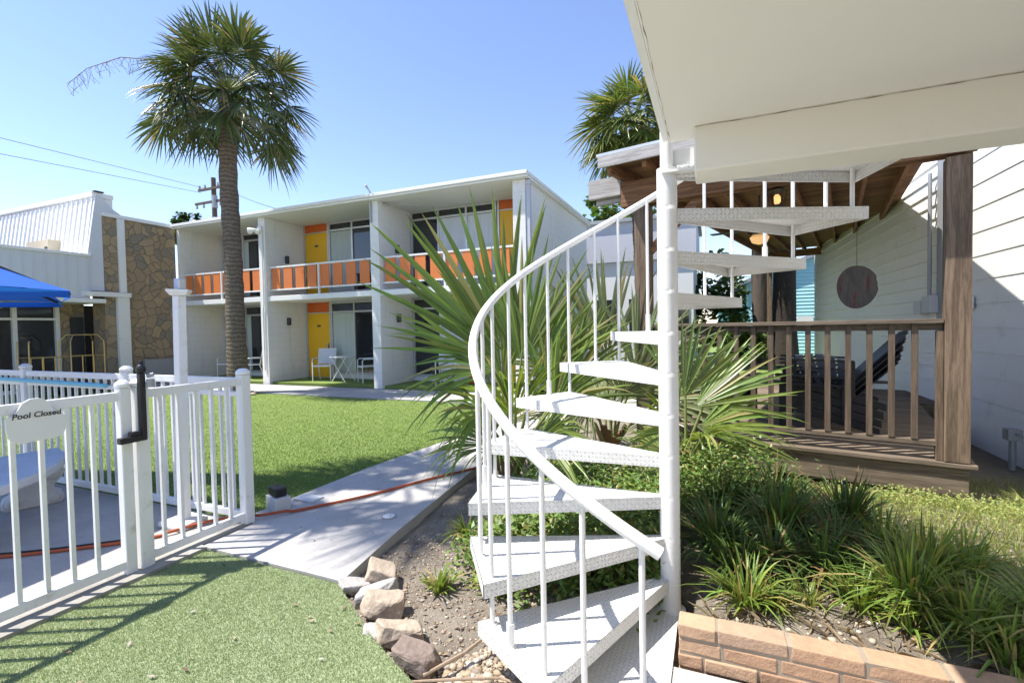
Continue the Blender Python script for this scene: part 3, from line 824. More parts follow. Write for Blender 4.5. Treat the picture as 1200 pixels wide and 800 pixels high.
for bi, (xa, xb, side) in enumerate(bays):
    for (zb, zt) in ((PATIO_Z, ZS0), (ZS1, ZRF)):
        h_door = 1.96
        # door next to a dividing wall
        dx0 = xa + .05 if side > 0 else xb - .97
        dx1 = dx0 + .92
        if bi == 0: dx0, dx1 = xa + .10, xa + 1.02
        d = MB(); d.box(dx0 + .02, dx1 - .02, YB - .045, YB - .005, zb + .02, zb + h_door)
        door = Mo('door', d, 'yellow', bevel=.004)
        d = MB(); d.box(dx1 - .12, dx1 - .08, YB - .10, YB - .046, zb + .9, zb + 1.05); Mo('handle', d, 'cleat', door)
        d = MB(); d.box((dx0 + dx1) / 2 - .07, (dx0 + dx1) / 2 + .07, YB - .052, YB - .046, zb + 1.55, zb + 1.61); Mo('number_plate', d, 'darkmetal', door)
        d = MB(); d.box(dx0, dx1, YB - .05, YB - .005, zb + h_door + .035, zt - .005); Mo('door_panel', d, 'redorange')
        d = MB()
        d.box(dx0 - .03, dx0 + .018, YB - .07, YB - .004, zb, zt - .006); d.box(dx1 - .018, dx1 + .03, YB - .07, YB - .004, zb, zt - .006); d.box(dx0 + .019, dx1 - .019, YB - .065, YB - .004, zb + h_door + .002, zb + h_door + .033)
        Mo('door_frame', d, 'alu', door)
        # window beside it
        spans = [(dx1 + .05, xb - .03)] if bi == 1 else ([(xa + .03, dx0 - .05)] if bi == 2 else [(dx1 + .05, xb - .03)])
        for si, (wa, wb) in enumerate(spans):
            d = MB(); d.box(wa, wb, YB - .09, YB - .03, zb + .12, zb + .18); d.box(wa, wb, YB - .09, YB - .03, zt - .06, zt - .006); d.box(wa, wb, YB - .088, YB - .032, zb + h_door, zb + h_door + .05)
            n = max(1, round((wb - wa) / .9)); 
            for i in range(n + 1):
                x = wa + (wb - wa - .05) * i / n; d.box(x, x + .05, YB - .085, YB - .028, zb + .181, zb + h_door - .001)
                d.box(x, x + .05, YB - .085, YB - .028, zb + h_door + .051, zt - .061)
            fr = Mo('window_frame', d, 'alu')
            d = MB(); d.box(wa + .02, wb - .02, YB - .05, YB - .04, zb + .17, zt - .05); Mo('pane', d, 'glass', fr)
            d = MB(); d.box(wa, wb, YB - .08, YB - .005, zb, zb + .118); Mo('sill_panel', d, 'stucco', fr)
            # curtain standing just inside the glass line
            if bi == 2: c0, c1 = wa + .9, wb - .05
            elif bi == 1: c0, c1 = wa + .06, wa + .85
            else: c0, c1 = wa + .05, wa + .25
            d = MB(); nn = 26; prev = None
            for i in range(nn):
                x = c0 + (c1 - c0) * i / nn; x2 = c0 + (c1 - c0) * (i + 1) / nn
                ya = YB - .058 + .006 * (i % 2); yb_ = YB - .058 + .006 * ((i + 1) % 2)
                d.quad((x, ya, zb + .19), (x2, yb_, zb + .19), (x2, yb_, zb + h_door - .01), (x, ya, zb + h_door - .01))
            Mo('curtain', d, 'blind' if bi == 2 else 'curtain', fr)
    # balcony railing of this bay
    yr = YF + .14
    m = MB(); m.bar((xa + .01, yr, 3.33), (xb - .01, yr, 3.33), .045, .045); m.bar((xa + .01, yr, 2.69), (xb - .01, yr, 2.69), .04, .04)
    np_ = 1
    xm = (xa + xb) / 2
    m.bar((xm, yr - .03, ZS1 - .12), (xm, yr - .03, 3.35), .045, .045)
    rl = Mo('railing', m, 'trim')
    n = 8; st = (xb - xa - .1) / n
    for i in range(n):
        x = xa + .05 + st * i
        d = MB(); d.box(x + .03, x + st * .76, yr - .012, yr + .012, 2.712, 3.305); Mo('panel', d, 'orange', rl)
for (x, z) in ((-11.67, 3.62), (-11.67, 1.80), (-7.74, 1.8), (-7.74, 3.62)):
    m = MB(); m.lathe((x + .055, 10.6, z - .11), [(.05, 0), (.06, .03), (.06, .2), (.05, .22)], 12); Mo('sconce', m, 'darkmetal')
# floodlight on the first pier
m = MB(); m.lathe((0, 0, 0), [(.02, 0), (.10, .22)], 12)
q = MB()
for ang_, off in ((R(200), -.06), (R(160), .10)):
    rot = Matrix.Rotation(R(-70), 3, 'Y'); rz_ = Matrix.Rotation(ang_, 3, 'Z')
    q.add([Vector((-11.82 + off, YF - .09, 4.40)) + rz_ @ (Matrix.Rotation(R(100), 3, 'Y') @ Vector(v)) for v in m.v], m.f)
q.box(-11.88, -11.72, YF - .08, YF - .003, 4.33, 4.47); Mo('floodlight', q, 'trim')
for i, x in enumerate((-16.2, -15.35)):
    m = MB(); m.box(x, x + .72, 11.2, 11.9, 4.9, 5.42)
    tag(Mo('roof_unit', m, 'greymetal', None, bevel=.02), ['larger grey air conditioning unit on the flat roof beside the stone wall', 'smaller grey air conditioning unit on the roof nearer the palm trunk'][i], 'roof unit', 'rooftop units')

# patio furniture
def chair(label, loc, rz, cloth, group):
    t = thing('patio_chair', label, 'chair', loc, rz, group)
    m = MB()
    for sx in (-.25, .25):
        m.tube([(sx, -.26, 0), (sx, -.26, .60), (sx, -.22, .64), (sx, .20, .64)], .014, 8)
        m.tube([(sx, .34, 0), (sx, .20, .42), (sx, .30, .90)], .014, 8)
    m.tube([(-.25, -.26, .42), (.25, -.26, .42)], .012, 8); m.tube([(-.25, .2, .42), (.25, .2, .42)], .012, 8); m.tube([(-.25, .30, .90), (.25, .30, .90)], .014, 8)
    m.build('frame', MT['trim'], t, world=False, smooth=True)
    m = MB(); m.box(-.24, .24, -.26, .21, .43, .445); m.build('seat', MT['trim'], t, world=False)
    m = MB(); m.prism([(-.235, .205, .47), (.235, .205, .47), (.235, .30, .90), (-.235, .30, .90)], (0, .012, 0)); m.build('backrest', MT[cloth], t, world=False)
    return t
G_ = 'white patio chairs outside the ground floor rooms'
ch = chair('white patio chair in front of the yellow ground floor door', (-10.42, 10.72, PATIO_Z), R(25), 'ribgrey', G_)
copy_thing(ch, (-8.75, 10.66, PATIO_Z), R(-35), 'white patio chair right of the folding table beside the palm fronds')
copy_thing(ch, (-14.35, 10.72, PATIO_Z), R(10), 'white patio chair left of the tall palm trunk by the wall')
copy_thing(ch, (-13.05, 10.6, PATIO_Z), R(-60), 'white patio chair between the palm trunk and the first white pier')
copy_thing(ch, (-6.25, 10.6, PATIO_Z), R(20), 'white patio chair half hidden behind the young palm fronds')
tb = thing('folding_table', 'small white folding bistro table with crossed legs on the patio', 'table', (-9.62, 10.6, PATIO_Z))
m = MB(); m.lathe((-9.62, 10.6, PATIO_Z + .68), [(.36, 0), (.365, .012), (.36, .025)], 28); m.build('table_top', MT['trim'], tb)
for sy in (-.2, .2):
    for s2 in (-1, 1):
        m = MB(); m.tube([(-9.62 - s2 * .25, 10.6 + sy + s2 * .015, PATIO_Z), (-9.62 + s2 * .25, 10.6 + sy + s2 * .015, PATIO_Z + .68)], .012, 8); m.build('leg', MT['trim'], tb)
for (x, y, s, lb) in ((-12.55, 10.9, .34, 'red orange towel hanging by the chair right of the palm trunk'), (-8.45, 10.95, .36, 'rust orange cushion on the patio behind the white pier'), (-5.6, 10.9, .36, 'orange cushion on the patio seen through drooping palm leaves')):
    m = MB(); m.box(x - s / 2, x + s / 2, y - .05, y + .05, PATIO_Z, PATIO_Z + .42 if x > -12 else .72)
    tag(m.build('cushion', MT['poolred'], bevel=.04, seg=3), lb, 'cushion')
m = MB(); m.box(-15.38, -15.28, 8.75, 9.68, .03, .76)
tag(m.build('grey_board', MT['greymetal'], bevel=.01), 'low grey metal board leaning at the foot of the stone wall', 'board')

# ------------------------------------------------------------------ lobby building on the left
lob = thing('lobby_building', 'white ribbed metal lobby building with tan stone wall and dark windows', 'building', (-17, 8, 0))
def Lo(n, mb, mat, parent=lob, **k): return mb.build(n, MT[mat], parent, **k)
m = MB(); m.box(-16.2, -15.62, 7.97, 9.93, 0, 4.79); Lo('stone_wall', m, 'stone')
m = MB(); m.box(-16.9, -16.62, 7.36, 7.96, 0, 2.4); Lo('stone_infill', m, 'stone')
m = MB(); m.box(-24, -15.56, 7.98, 9.95, 4.80, 4.90); Lo('roof_edge', m, 'trim')
m = MB(); m.box(-15.618, -15.54, 8.33, 8.5, 2.70, 4.79); m.box(-15.618, -15.5, 8.23, 8.53, 0, 2.56); Lo('white_post', m, 'trim', bevel=.008)
m = MB(); m.box(-15.617, -15.46, 7.45, 8.56, 2.562, 2.69); Lo('canopy_beam', m, 'trim', bevel=.006)
# gable end
m = MB(); ge = [(7.50, 2.72), (7.60, 3.6), (7.86, 5.36), (8.05, 5.28), (8.22, 5.06), (8.46, 4.91), (7.972, 4.80), (7.972, 2.72)]
m.prism([(-15.70, y, z) for y, z in ge], (.09, 0, 0)); Lo('gable_end', m, 'ribgrey')
# mansard slope facing the pool: pan and standing ribs
m = MB(); m.prism([(-15.70, 7.52, 2.8), (-15.70, 7.86, 5.30), (-15.70, 8.3, 5.30), (-15.70, 8.3, 2.8)], (-14, 0, 0)); mr = Lo('mansard_roof', m, 'rib')
m = MB(); x = -15.72
while x > -29:
    m.bar((x, 7.545 - .015, 2.95), (x, 7.862 - .015, 5.28), .035, .045, up=(0, -1, .13)); x -= .24
Lo('rib', m, 'rib', mr)
m = MB(); m.box(-29.8, -15.66, 7.80, 8.32, 5.305, 5.44); Lo('ridge_cap', m, 'rib', bevel=.02)
m = MB(); m.box(-15.74, -15.60, 7.84, 8.06, 5.442, 5.47); Lo('ridge_flashing', m, 'darkmetal')
m = MB(); m.box(-18.22, -17.08, 7.42, 7.9, 3.3, 4.2); Lo('dormer', m, 'beige')
m = MB(); m.box(-17.25, -17.12, 7.408, 7.418, 3.6, 4.0); Lo('dormer_vent', m, 'darkmetal')
# parapet canopy
m = MB(); m.box(-17.4, -15.58, -3, 7.62, 2.50, 3.62); Lo('parapet', m, 'ribgrey')
m = MB(); y = -2.8
while y < 7.6:
    m.box(-15.579, -15.565, y, y + .03, 2.52, 3.6); y += .22
Lo('parapet_seam', m, 'ribgrey')
m = MB(); m.box(-17.45, -15.53, -3.05, 7.66, 3.622, 3.70); Lo('coping', m, 'trim', bevel=.01)
m = MB(); m.box(-17.4, -15.50, -3, 7.95, 2.38, 2.495); Lo('canopy_fascia', m, 'trim', bevel=.008)
m = MB(); m.box(-24, -16.9, -3, 9.9, 0, 2.37); Lo('core_wall', m, 'darkmetal')
m = MB()
for y in (3.6, 4.55, 5.5, 6.42, 7.30):
    m.box(-16.78, -16.6, y, y + .09, 0, 2.37)
m.box(-16.77, -16.61, 3, 7.3, .02, .12); m.box(-16.77, -16.61, 3, 7.3, 1.93, 1.99)
wf = Lo('window_frame', m, 'trim')
m = MB(); m.box(-16.73, -16.70, 3, 7.3, .1, 2.36); Lo('pane', m, 'glass', wf)
m = MB(); m.box(-16.61, -16.55, 7.62, 7.90, 0, 2.02); Lo('doorway', m, 'darkmetal')
m = MB(); m.lathe((-15.9, 5.9, 2.20), [(.06, 0), (.13, .04), (.14, .12), (.08, .17)], 16); Lo('ceiling_lamp', m, 'trim', smooth=True)
# luggage carts
def cart(label, y, hoop):
    t = thing('luggage_cart', label, 'luggage cart', (-15.15, y, .022), 0, 'brass luggage carts')
    X = -15.15
    m = MB(); m.box(X - .3, X + .3, y - .42, y + .42, .18, .24); m.build('platform', MT['darkmetal'], t, bevel=.02)
    m = MB()
    for sx in (-.26, .26):
        pts = [(X + sx, y - .36, .24), (X + sx, y - .36, 1.35)]
        if hoop:
            pts += [(X + sx * .6, y - .26, 1.52), (X + sx * .6, y + .26, 1.52), (X + sx, y + .36, 1.35)]
        else:
            pts += [(X + sx, y - .34, 1.38)]
        m.tube(pts, .018, 8)
        if hoop: m.tube([(X + sx, y + .36, .24), (X + sx, y + .36, 1.35)], .018, 8)
        m.tube([(X + sx, y - .36, .98), (X + sx, y + .36, .98)], .012, 8)
        for dy in (-.12, .12): m.tube([(X + sx, y + dy, .24), (X + sx, y + dy, .98)], .014, 8)
    m.build('frame', MT['brass'], t, smooth=True)
    for sx in (-.24, .24):
        for sy in (-.34, .34):
            m = MB(); m.tube([(X + sx - .02, y + sy, .085), (X + sx + .02, y + sy, .085)], .085, 12); m.build('wheel', MT['black'], t)
cart('brass luggage cart with an arched top in front of the stone', 7.18, True)
cart('low brass luggage cart without arch beside the dark windows', 6.38, False)

# ------------------------------------------------------------------ pool fence
def fence(name, label, a, b, posts, zt=1.16, dz2=None, cat='fence', pick=.116, skip=.06, hw=.037):
    a = Vector((*a, 0)); b = Vector((*b, 0)); d = (b - a); L = d.length; d.normalize()
    t = thing(name, label, cat, tuple((a + b) / 2), 0)
    for s in posts:
        c = a + d * s
        m = MB(); m.box(c.x - hw, c.x + hw, c.y - hw, c.y + hw, .02, zt + .015); ps = m.build('post', MT['vinyl'], t, bevel=.006)
        m = MB(); m.lathe((c.x, c.y, zt + .017), [(k_ * hw / .04, h_) for k_, h_ in ((.052, 0), (.055, .010), (.055, .022), (.043, .034), (.028, .045), (.0, .048))], 20); m.build('cap', MT['vinyl'], ps)
    sd_ = Vector((-d.y, d.x, 0))
    m = MB(); m.bar(a + Vector((0, 0, zt - .035)), b + Vector((0, 0, zt - .035)), .036, .055); m.build('rail', MT['vinyl'], t, bevel=.005)
    m = MB(); m.bar(a + Vector((0, 0, .085)), b + Vector((0, 0, .085)), .036, .055); m.build('rail', MT['vinyl'], t, bevel=.005)
    if dz2:
        m = MB(); m.bar(a + Vector((0, 0, zt - dz2)), b + Vector((0, 0, zt - dz2)), .034, .036); m.build('rail', MT['vinyl'], t, bevel=.004)
    s = skip
    while s < L - skip * .5:
        if min(abs(s - q) for q in posts) > .055 if posts else True:
            c = a + d * s
            m = MB(); m.box(c.x - .0105, c.x + .0105, c.y - .0105, c.y + .0105, .112, zt - .06); m.build('picket', MT['vinyl'], t)
        s += pick
    return t
fence('pool_fence', 'white picket pool fence panel between latch post and corner post', (-3.35, 1.872), (-3.35, 2.60), [.0, .728], pick=.117, skip=.12)
gate = fence('pool_gate', 'white picket pool gate with arched sign and black latch', (-3.35, .55), (-3.35, 1.79), [1.232], cat='gate', pick=.1165, skip=.02, hw=.030)
fence('pool_fence', 'white picket pool fence along the lawn behind the bench', (-9.0, 2.60), (-3.41, 2.60), [2.49, 4.18], dz2=.135, pick=.118, skip=.08)
fence('pool_fence', 'white pool fence continuing out of frame before the gate', (-3.35, -2.2), (-3.35, .46), [.0, 1.3, 2.6], pick=.118)
# latch
lt = thing('gate_latch', 'black magnetic latch and knob on the white gate posts', 'latch', (-3.29, 1.84, 1.0))
m = MB(); m.box(-3.308, -3.268, 1.836, 1.870, .84, 1.26); m.lathe((-3.286, 1.853, 1.262), [(.026, 0), (.028, .03), (.02, .045), (.012, .05), (.012, .075)], 14); m.build('latch_body', MT['black'], lt, bevel=.008)
m = MB(); m.box(-3.306, -3.262, 1.715, 1.834, .842, .88); m.box(-3.306, -3.266, 1.775, 1.825, .881, .905); m.build('latch_arm', MT['black'], lt, bevel=.006)
m = MB(); m.lathe((-3.25, 1.885, 1.17), [(.022, 0), (.022, .05)], 12); m.tube([(-3.262, 1.87, 1.24), (-3.24, 1.90, 1.25)], .012, 8); m.build('lock_barrel', MT['greymetal'], lt)
# sign
sg = thing('gate_sign', 'white arched wooden sign reading Pool Closed on the gate', 'sign', (-3.31, 1.36, 1.05))
out = [(1.238, 1.085), (1.262, 1.09), (1.285, 1.12), (1.305, 1.155), (1.335, 1.172), (1.372, 1.173), (1.402, 1.155), (1.424, 1.118), (1.440, 1.090), (1.462, 1.085), (1.485, 1.052), (1.488, 1.02), (1.476, .975), (1.462, .955), (1.430, .948), (1.30, .945), (1.262, .955), (1.243, .985), (1.236, 1.03)]
m = MB(); m.prism([(-3.326, y, z) for y, z in out], (.012, 0, 0)); m.build('board', MT['trim'], sg, bevel=.002)
cu = bpy.data.curves.new('lettering', 'FONT'); cu.body = 'Pool Closed'; cu.size = .040; cu.align_x = 'CENTER'; cu.align_y = 'CENTER'; cu.extrude = .0008; cu.offset = .0006; cu.space_character = 1.02
cu.shear = .12
cu.materials.append(MT['text'])
tc_ = bpy.data.objects.new('text_source', cu); tm = bpy.data.meshes.new_from_object(tc_); tm.name = 'lettering'; bpy.data.objects.remove(tc_)
if not tm.materials: tm.materials.append(MT['text'])
tx = bpy.data.objects.new('lettering', tm); COL.objects.link(tx); tx.parent = sg
lm = Matrix(((0, 0, 1), (1, 0, 0), (0, 1, 0))).to_4x4()
tx.matrix_local = Matrix.Translation((-.002, 0.0, .036)) @ lm

# pool pole along the back fence
m = MB(); m.tube([(-9.0, 2.54, 1.085), (-5.05, 2.555, 1.045)], .019, 10); 
tag(m.build('pool_pole', MT['bluepole'], smooth=True), 'long pale blue pool pole resting along the lawn side fence', 'pole')
# square white lantern post
lpst = thing('lamp_post', 'square white post with moulded cap and small lamp', 'post', (-3.83, 2.4, 0))
m = MB(); m.box(-3.863, -3.797, 2.367, 2.433, .06, 1.79); m.build('shaft', MT['vinyl'], lpst, bevel=.006)
m = MB(); m.lathe((-3.83, 2.4, 1.79), [(.07, 0), (.085, .015), (.10, .03), (.10, .045)], 4); m.build('cap', MT['vinyl'], lpst)
m = MB(); m.box(-3.865, -3.80, 2.38, 2.44, 1.836, 1.92); m.build('lamp', MT['alu'], lpst, bevel=.01)
lpst.rotation_euler.y = R(1.3); lpst.location.x += .04
m = MB(); m.prism([(-3.97, 2.28, .022), (-3.69, 2.28, .022), (-3.72, 2.52, .022), (-3.95, 2.52, .022)], (0, 0, .05)); m.build('base', MT['cast'], lpst, bevel=.02)

# curved bench
bn = thing('curved_bench', 'curved cast stone garden bench with scroll legs on the pool deck', 'bench', (-5.2, 2.1, .022))
cx_, cy_ = -5.95, 1.05     # centre of the arc
m = MB(); n = 22; inn = []; outr = []
for i in range(n + 1):
    a = R(8 + 74 * i / n)
    inn.append((cx_ + 1.02 * math.cos(a), cy_ + 1.02 * math.sin(a))); outr.append((cx_ + 1.46 * math.cos(a), cy_ + 1.46 * math.sin(a)))
loop = outr + inn[::-1]
m.prism([(x, y, .375) for x, y in loop], (0, 0, .075)); m.build('seat', MT['castblue'], bn, bevel=.02, seg=3)
for i, adeg in enumerate((18, 70)):
    a = R(adeg); c = Vector((cx_ + 1.24 * math.cos(a), cy_ + 1.24 * math.sin(a), 0)); rad = Vector((math.cos(a), math.sin(a), 0)); tan = Vector((-rad.y, rad.x, 0))
    m = MB()
    # scroll profile in the radial plane
    prof = [(-.17, .0), (.17, .0), (.20, .03), (.19, .08), (.14, .11), (.13, .17), (.18, .22), (.21, .28), (.18, .34), (.13, .372), (-.13, .372), (-.18, .34), (-.21, .28), (-.18, .22), (-.13, .17), (-.14, .11), (-.19, .08), (-.20, .03)]
    m.prism([c + rad * r_ + Vector((0, 0, .022 + z)) - tan * .10 for r_, z in prof], tan * .20)
    for s_ in (-1, 1):
        for (r_, z, rr) in ((.12, .28, .075), (-.12, .28, .075), (.13, .06, .05), (-.13, .06, .05)):
            b_ = c + rad * r_ + Vector((0, 0, .022 + z))
            m.tube([b_ + tan * .09 * s_, b_ + tan * .125 * s_], [rr, rr * .7], 14)
    m.build('leg', MT['cast'], bn, bevel=.012)
# umbrella
um = thing('pool_umbrella', 'bright blue market umbrella over the pool deck', 'umbrella', (-6.15, 1.15, .022))
apex = Vector((-6.15, 1.15, 2.72)); rim = []
NU = 6
a0 = math.atan2(2.2 - 1.15, -4.78 + 6.15)
for k in range(NU):
    a = a0 + 2 * math.pi * k / NU; rim.append(Vector((-6.15 + 1.73 * math.cos(a), 1.15 + 1.73 * math.sin(a), 1.86)))
m = MB()
for k in range(NU):
    a, b = rim[k], rim[(k + 1) % NU]; n = 8
    rows = []
    for j in range(n + 1):
        t_ = j / n; row = []
        for i in range(n + 1):
            u_ = i / n
            e = a.lerp(b, u_); q = apex.lerp(e, t_)
            q.z -= .10 * math.sin(math.pi * t_) * .6 + .05 * t_ * math.sin(math.pi * u_) * -1 * .4
            q = q + (apex - q) * 0
            if True:
                s_ = math.sin(math.pi * u_) * t_
                ctr = Vector((apex.x, apex.y, q.z)); q = q.lerp(ctr, .05 * s_)
            row.append(q)
        rows.append(row)
    base = len(m.v)
    m.add([q for r_ in rows for q in r_], [(j * (n + 1) + i, (j + 1) * (n + 1) + i, (j + 1) * (n + 1) + i + 1, j * (n + 1) + i + 1) for j in range(n) for i in range(n)])
    m.add([a, b, b - Vector((0, 0, .055)), (a + b) / 2 * .96 + Vector((apex.x, apex.y, 1.86)) * .04 - Vector((0, 0, .055)), a - Vector((0, 0, .055))], [(0, 1, 2, 3, 4)])
m.build('canopy', MT['bluecloth'], um, smooth=True)
for k in range(NU):
    m = MB(); m.bar(apex - Vector((0, 0, .06)), rim[k] - Vector((0, 0, .03)), .012, .02); m.build('rib', MT['darkmetal'], um)
m = MB(); m.tube([(-6.15, 1.15, .022), (-6.15, 1.15, 2.75)], .022, 10); m.build('pole', MT['alu'], um, smooth=True)
m = MB(); m.lathe((-6.15, 1.15, .022), [(.28, 0), (.28, .05), (.06, .09), (.05, .25)], 20); m.build('base', MT['darkmetal'], um)

# hose, small things on the ground
hp = [(-2.28, 4.52), (-2.33, 4.41), (-2.58, 3.94), (-2.84, 3.38), (-3.04, 3.07), (-3.18, 2.87), (-3.33, 2.70), (-3.46, 2.64), (-3.57, 2.52), (-3.64, 2.40), (-3.70, 2.22), (-3.84, 2.03), (-4.17, 1.75), (-4.41, 1.58), (-4.9, 1.3), (-6, 1.0)]
def smooth_path(pts, n=6):
    out = []
    for i in range(len(pts) - 1):
        p0, p1, p2, p3 = pts[max(i - 1, 0)], pts[i], pts[i + 1], pts[min(i + 2, len(pts) - 1)]
        for k in range(n):
            t = k / n
            out.append(tuple(.5 * ((2 * p1[j]) + (-p0[j] + p2[j]) * t + (2 * p0[j] - 5 * p1[j] + 4 * p2[j] - p3[j]) * t * t + (-p0[j] + 3 * p1[j] - 3 * p2[j] + p3[j]) * t ** 3) for j in range(2)))
    out.append(pts[-1]); return out
m = MB(); m.tube([(x, y, .036 if x > -3.2 or x < -3.7 else .048) for x, y in smooth_path(hp)], .0115, 10)
tag(m.build('garden_hose', MT['hose'], smooth=True), 'orange garden hose crossing the path and running under the fence', 'hose')
m = MB(); m.tube([(x - .02, y + .06, .032) for x, y in smooth_path(hp[11:])], .006, 6)
tag(m.build('extension_cable', MT['black'], smooth=True), 'thin dark cable lying next to the hose on the pool deck', 'cable')
bx_ = thing('outlet_box', 'small grey white box with black lid on the lawn by the fence post', 'outlet box', (-3.39, 2.92, 0), R(-20))
m = MB(); m.box(-.10, .10, -.065, .065, 0, .125); m.build('body', MT['box'], bx_, world=False, bevel=.006)
m = MB(); m.box(-.08, .07, -.05, .05, .127, .20); m.build('lid', MT['black'], bx_, world=False, bevel=.012)
m = MB(); m.box(-3.42, -3.20, 3.10, 3.24, .02, .034)
tag(m.build('paver', MT['castblue'], bevel=.004), 'single flat pale paver at the lawn edge near the box', 'paver')
cl = thing('drain_cover', 'round white drain cap set in the concrete path', 'drain cover', (-2.38, 3.08, .02))
m = MB(); m.lathe((-2.38, 3.08, .0205), [(.062, 0), (.062, .004)], 28); m.build('ring', MT['greymetal'], cl)
m = MB(); m.lathe((-2.38, 3.08, .026), [(.047, 0), (.047, .003)], 28); m.box(-2.395, -2.365, 3.07, 3.09, .030, .038); m.build('plug', MT['trim'], cl)

# ------------------------------------------------------------------ brick planter
bw = thing('brick_planter', 'low tan brick retaining wall in front of the strap leaf plants', 'brick wall', (1.2, 2.25, 0))
rb = random.Random(3)
m = MB(); m.box(-.145, 3.05, 2.177, 2.275, -.05, .192); m.build('mortar_core', MT['mortar'], bw)
m = MB()
for c in range(4):
    x = -.15 - (.105 if c % 2 else 0.03)
    while x < 3.0:
        L = .212 if c < 3 else .27 + rb.uniform(-.03, .03)
        x0 = max(x, -.15); x1 = min(x + L - .011, 3.04)
        if x1 - x0 > .03:
            y0 = 2.172 + rb.uniform(-.004, .004); z0 = -.066 + c * .067 + rb.uniform(-.002, .002)
            n0 = len(m.v); m.box(x0, x1, y0, y0 + .105, z0 + .004, z0 + .060)
            m.v[n0:] = [(a_ + rb.uniform(-.003, .003), b_ + rb.uniform(-.002, .002), c_ + rb.uniform(-.0025, .0025)) for a_, b_, c_ in m.v[n0:]]
        x += L
m.build('brick', MT['brick'], bw, bevel=.006, seg=3)

# ------------------------------------------------------------------ rocks
def rock(label, loc, size, mat, seed, rz):
    size = (size[0] * .9, size[1] * .88, size[2] * .78); loc = (loc[0], loc[1], loc[2] - .012)
    rg = random.Random(seed); bm = bmesh.new(); tilt = rg.choice((-1, 1))
    for a_ in (-1, 1):
        for b_ in (-1, 1):
            for c_ in (-1, 1):
                k = rg.uniform(.4, 1.0); k2 = rg.uniform(.4, 1.0)
                bm.verts.new((a_ * size[0] * k, b_ * size[1] * k2, (.75 * c_ + .25 * a_ * tilt) * size[2] * rg.uniform(.8, 1.1)))
    for i in range(6):
        v = Vector((rg.gauss(0, 1), rg.gauss(0, 1), rg.gauss(0, .5))).normalized()
        bm.verts.new((v.x * size[0], v.y * size[1], v.z * size[2] * .7))
    r_ = bmesh.ops.convex_hull(bm, input=bm.verts)
    bmesh.ops.delete(bm, geom=[v for v in bm.verts if not v.link_faces], context='VERTS')
    bmesh.ops.bevel(bm, geom=list(bm.edges), offset=min(size) * .13, segments=3, affect='EDGES', profile=.5)
    bmesh.ops.triangulate(bm, faces=bm.faces)
    bmesh.ops.subdivide_edges(bm, edges=bm.edges, cuts=2, use_grid_fill=True)
    for v in bm.verts:
        n = mnoise.noise(v.co * 11 + Vector((seed, 0, 0))) * .012 + mnoise.noise(v.co * 38 + Vector((seed, 3, 0))) * .005; v.co += v.co.normalized() * n
    me = bpy.data.meshes.new('rock'); bm.to_mesh(me); bm.free()
    me.materials.append(MT[mat])
    o = bpy.data.objects.new('rock', me); COL.objects.link(o); o.location = loc; o.rotation_euler = (rg.uniform(-.15, .15), rg.uniform(-.15, .15), rz)
    tag(o, label, 'rock', 'rocks edging the planting bed')
rock('tan angular rock touching the end of the concrete path', (-1.88, 2.36, .02), (.13, .10, .09), 'rocktan', 1, .3)
rock('pale grey slab rock lying low beside the path corner', (-1.98, 2.21, -.01), (.10, .09, .06), 'rockgrey', 2, 1.0)
rock('long flat pale rock second from the path corner', (-1.80, 2.20, .0), (.13, .12, .07), 'rockgrey', 5, .4)
rock('blocky tan rock with a dark front face in the rock row', (-1.67, 2.08, .02), (.14, .10, .09), 'rocktan', 4, .5)
rock('cracked cream rock in the middle of the edging row', (-1.47, 1.93, .0), (.16, .10, .085), 'rocktan', 8, .6)
rock('thin grey rock wedged beside the cracked cream rock', (-1.56, 1.90, -.02), (.08, .09, .07), 'rockgrey', 9, 2.2)
rock('smooth rounded brown rock nearest the camera', (-1.26, 1.80, .015), (.125, .115, .085), 'rockbrown', 6, .2)
# gravel and litter
def pebbles(name, label, n, fn, size, mat, seed, flat=.7):
    rg = random.Random(seed); bm = bmesh.new(); bmesh.ops.create_icosphere(bm, subdivisions=1, radius=1)
    vs0 = [v.co.copy() for v in bm.verts]; fs0 = [[v.index for v in f.verts] for f in bm.faces]; bm.free()
    V = []; F = []
    for i in range(n):
        x, y = fn(rg); s = size * math.exp(rg.gauss(0, .38)); q = Matrix.Rotation(rg.uniform(0, 6.3), 3, 'Z') @ Matrix.Rotation(rg.uniform(-.6, .6), 3, 'X')
        sc = Vector((rg.uniform(.75, 1.25), rg.uniform(.7, 1.1), flat * rg.uniform(.7, 1.1)))
        z = bedz(x, y) + s * .25; o = len(V)
        for v in vs0:
            k = 1 + rg.uniform(-.16, .16); V.append(tuple(q @ Vector((v.x * sc.x * s * k, v.y * sc.y * s * k, v.z * sc.z * s * k)) + Vector((x, y, z))))
        F += [tuple(a + o for a in f) for f in fs0]
    me = bpy.data.meshes.new(name); me.from_pydata(V, [], F); me.materials.append(MT[mat])
    for p_ in me.polygons: p_.use_smooth = True
    o = bpy.data.objects.new(name, me); COL.objects.link(o); o['kind'] = 'stuff'; o['label'] = label; o['category'] = 'gravel'
    return o
def fn1(rg):
    while True:
        x, y = rg.uniform(-1.35, -.5), rg.uniform(1.2, 2.3)
        if x > -1.2 + (1.75 - y) * -.6 and rg.random() < math.exp(-((x + .82) / .34) ** 2) + .2: return x, y
pebbles('gravel', 'tan river pebbles spread beside the bottom stair tread', 5200, fn1, .0105, 'pebble', 11)
def fn2(rg): return rg.uniform(-2.1, -.5), rg.uniform(1.9, 4.0)
pebbles('small_gravel', 'small stones scattered over the bare soil bed', 2600, fn2, .0065, 'pebble', 12)
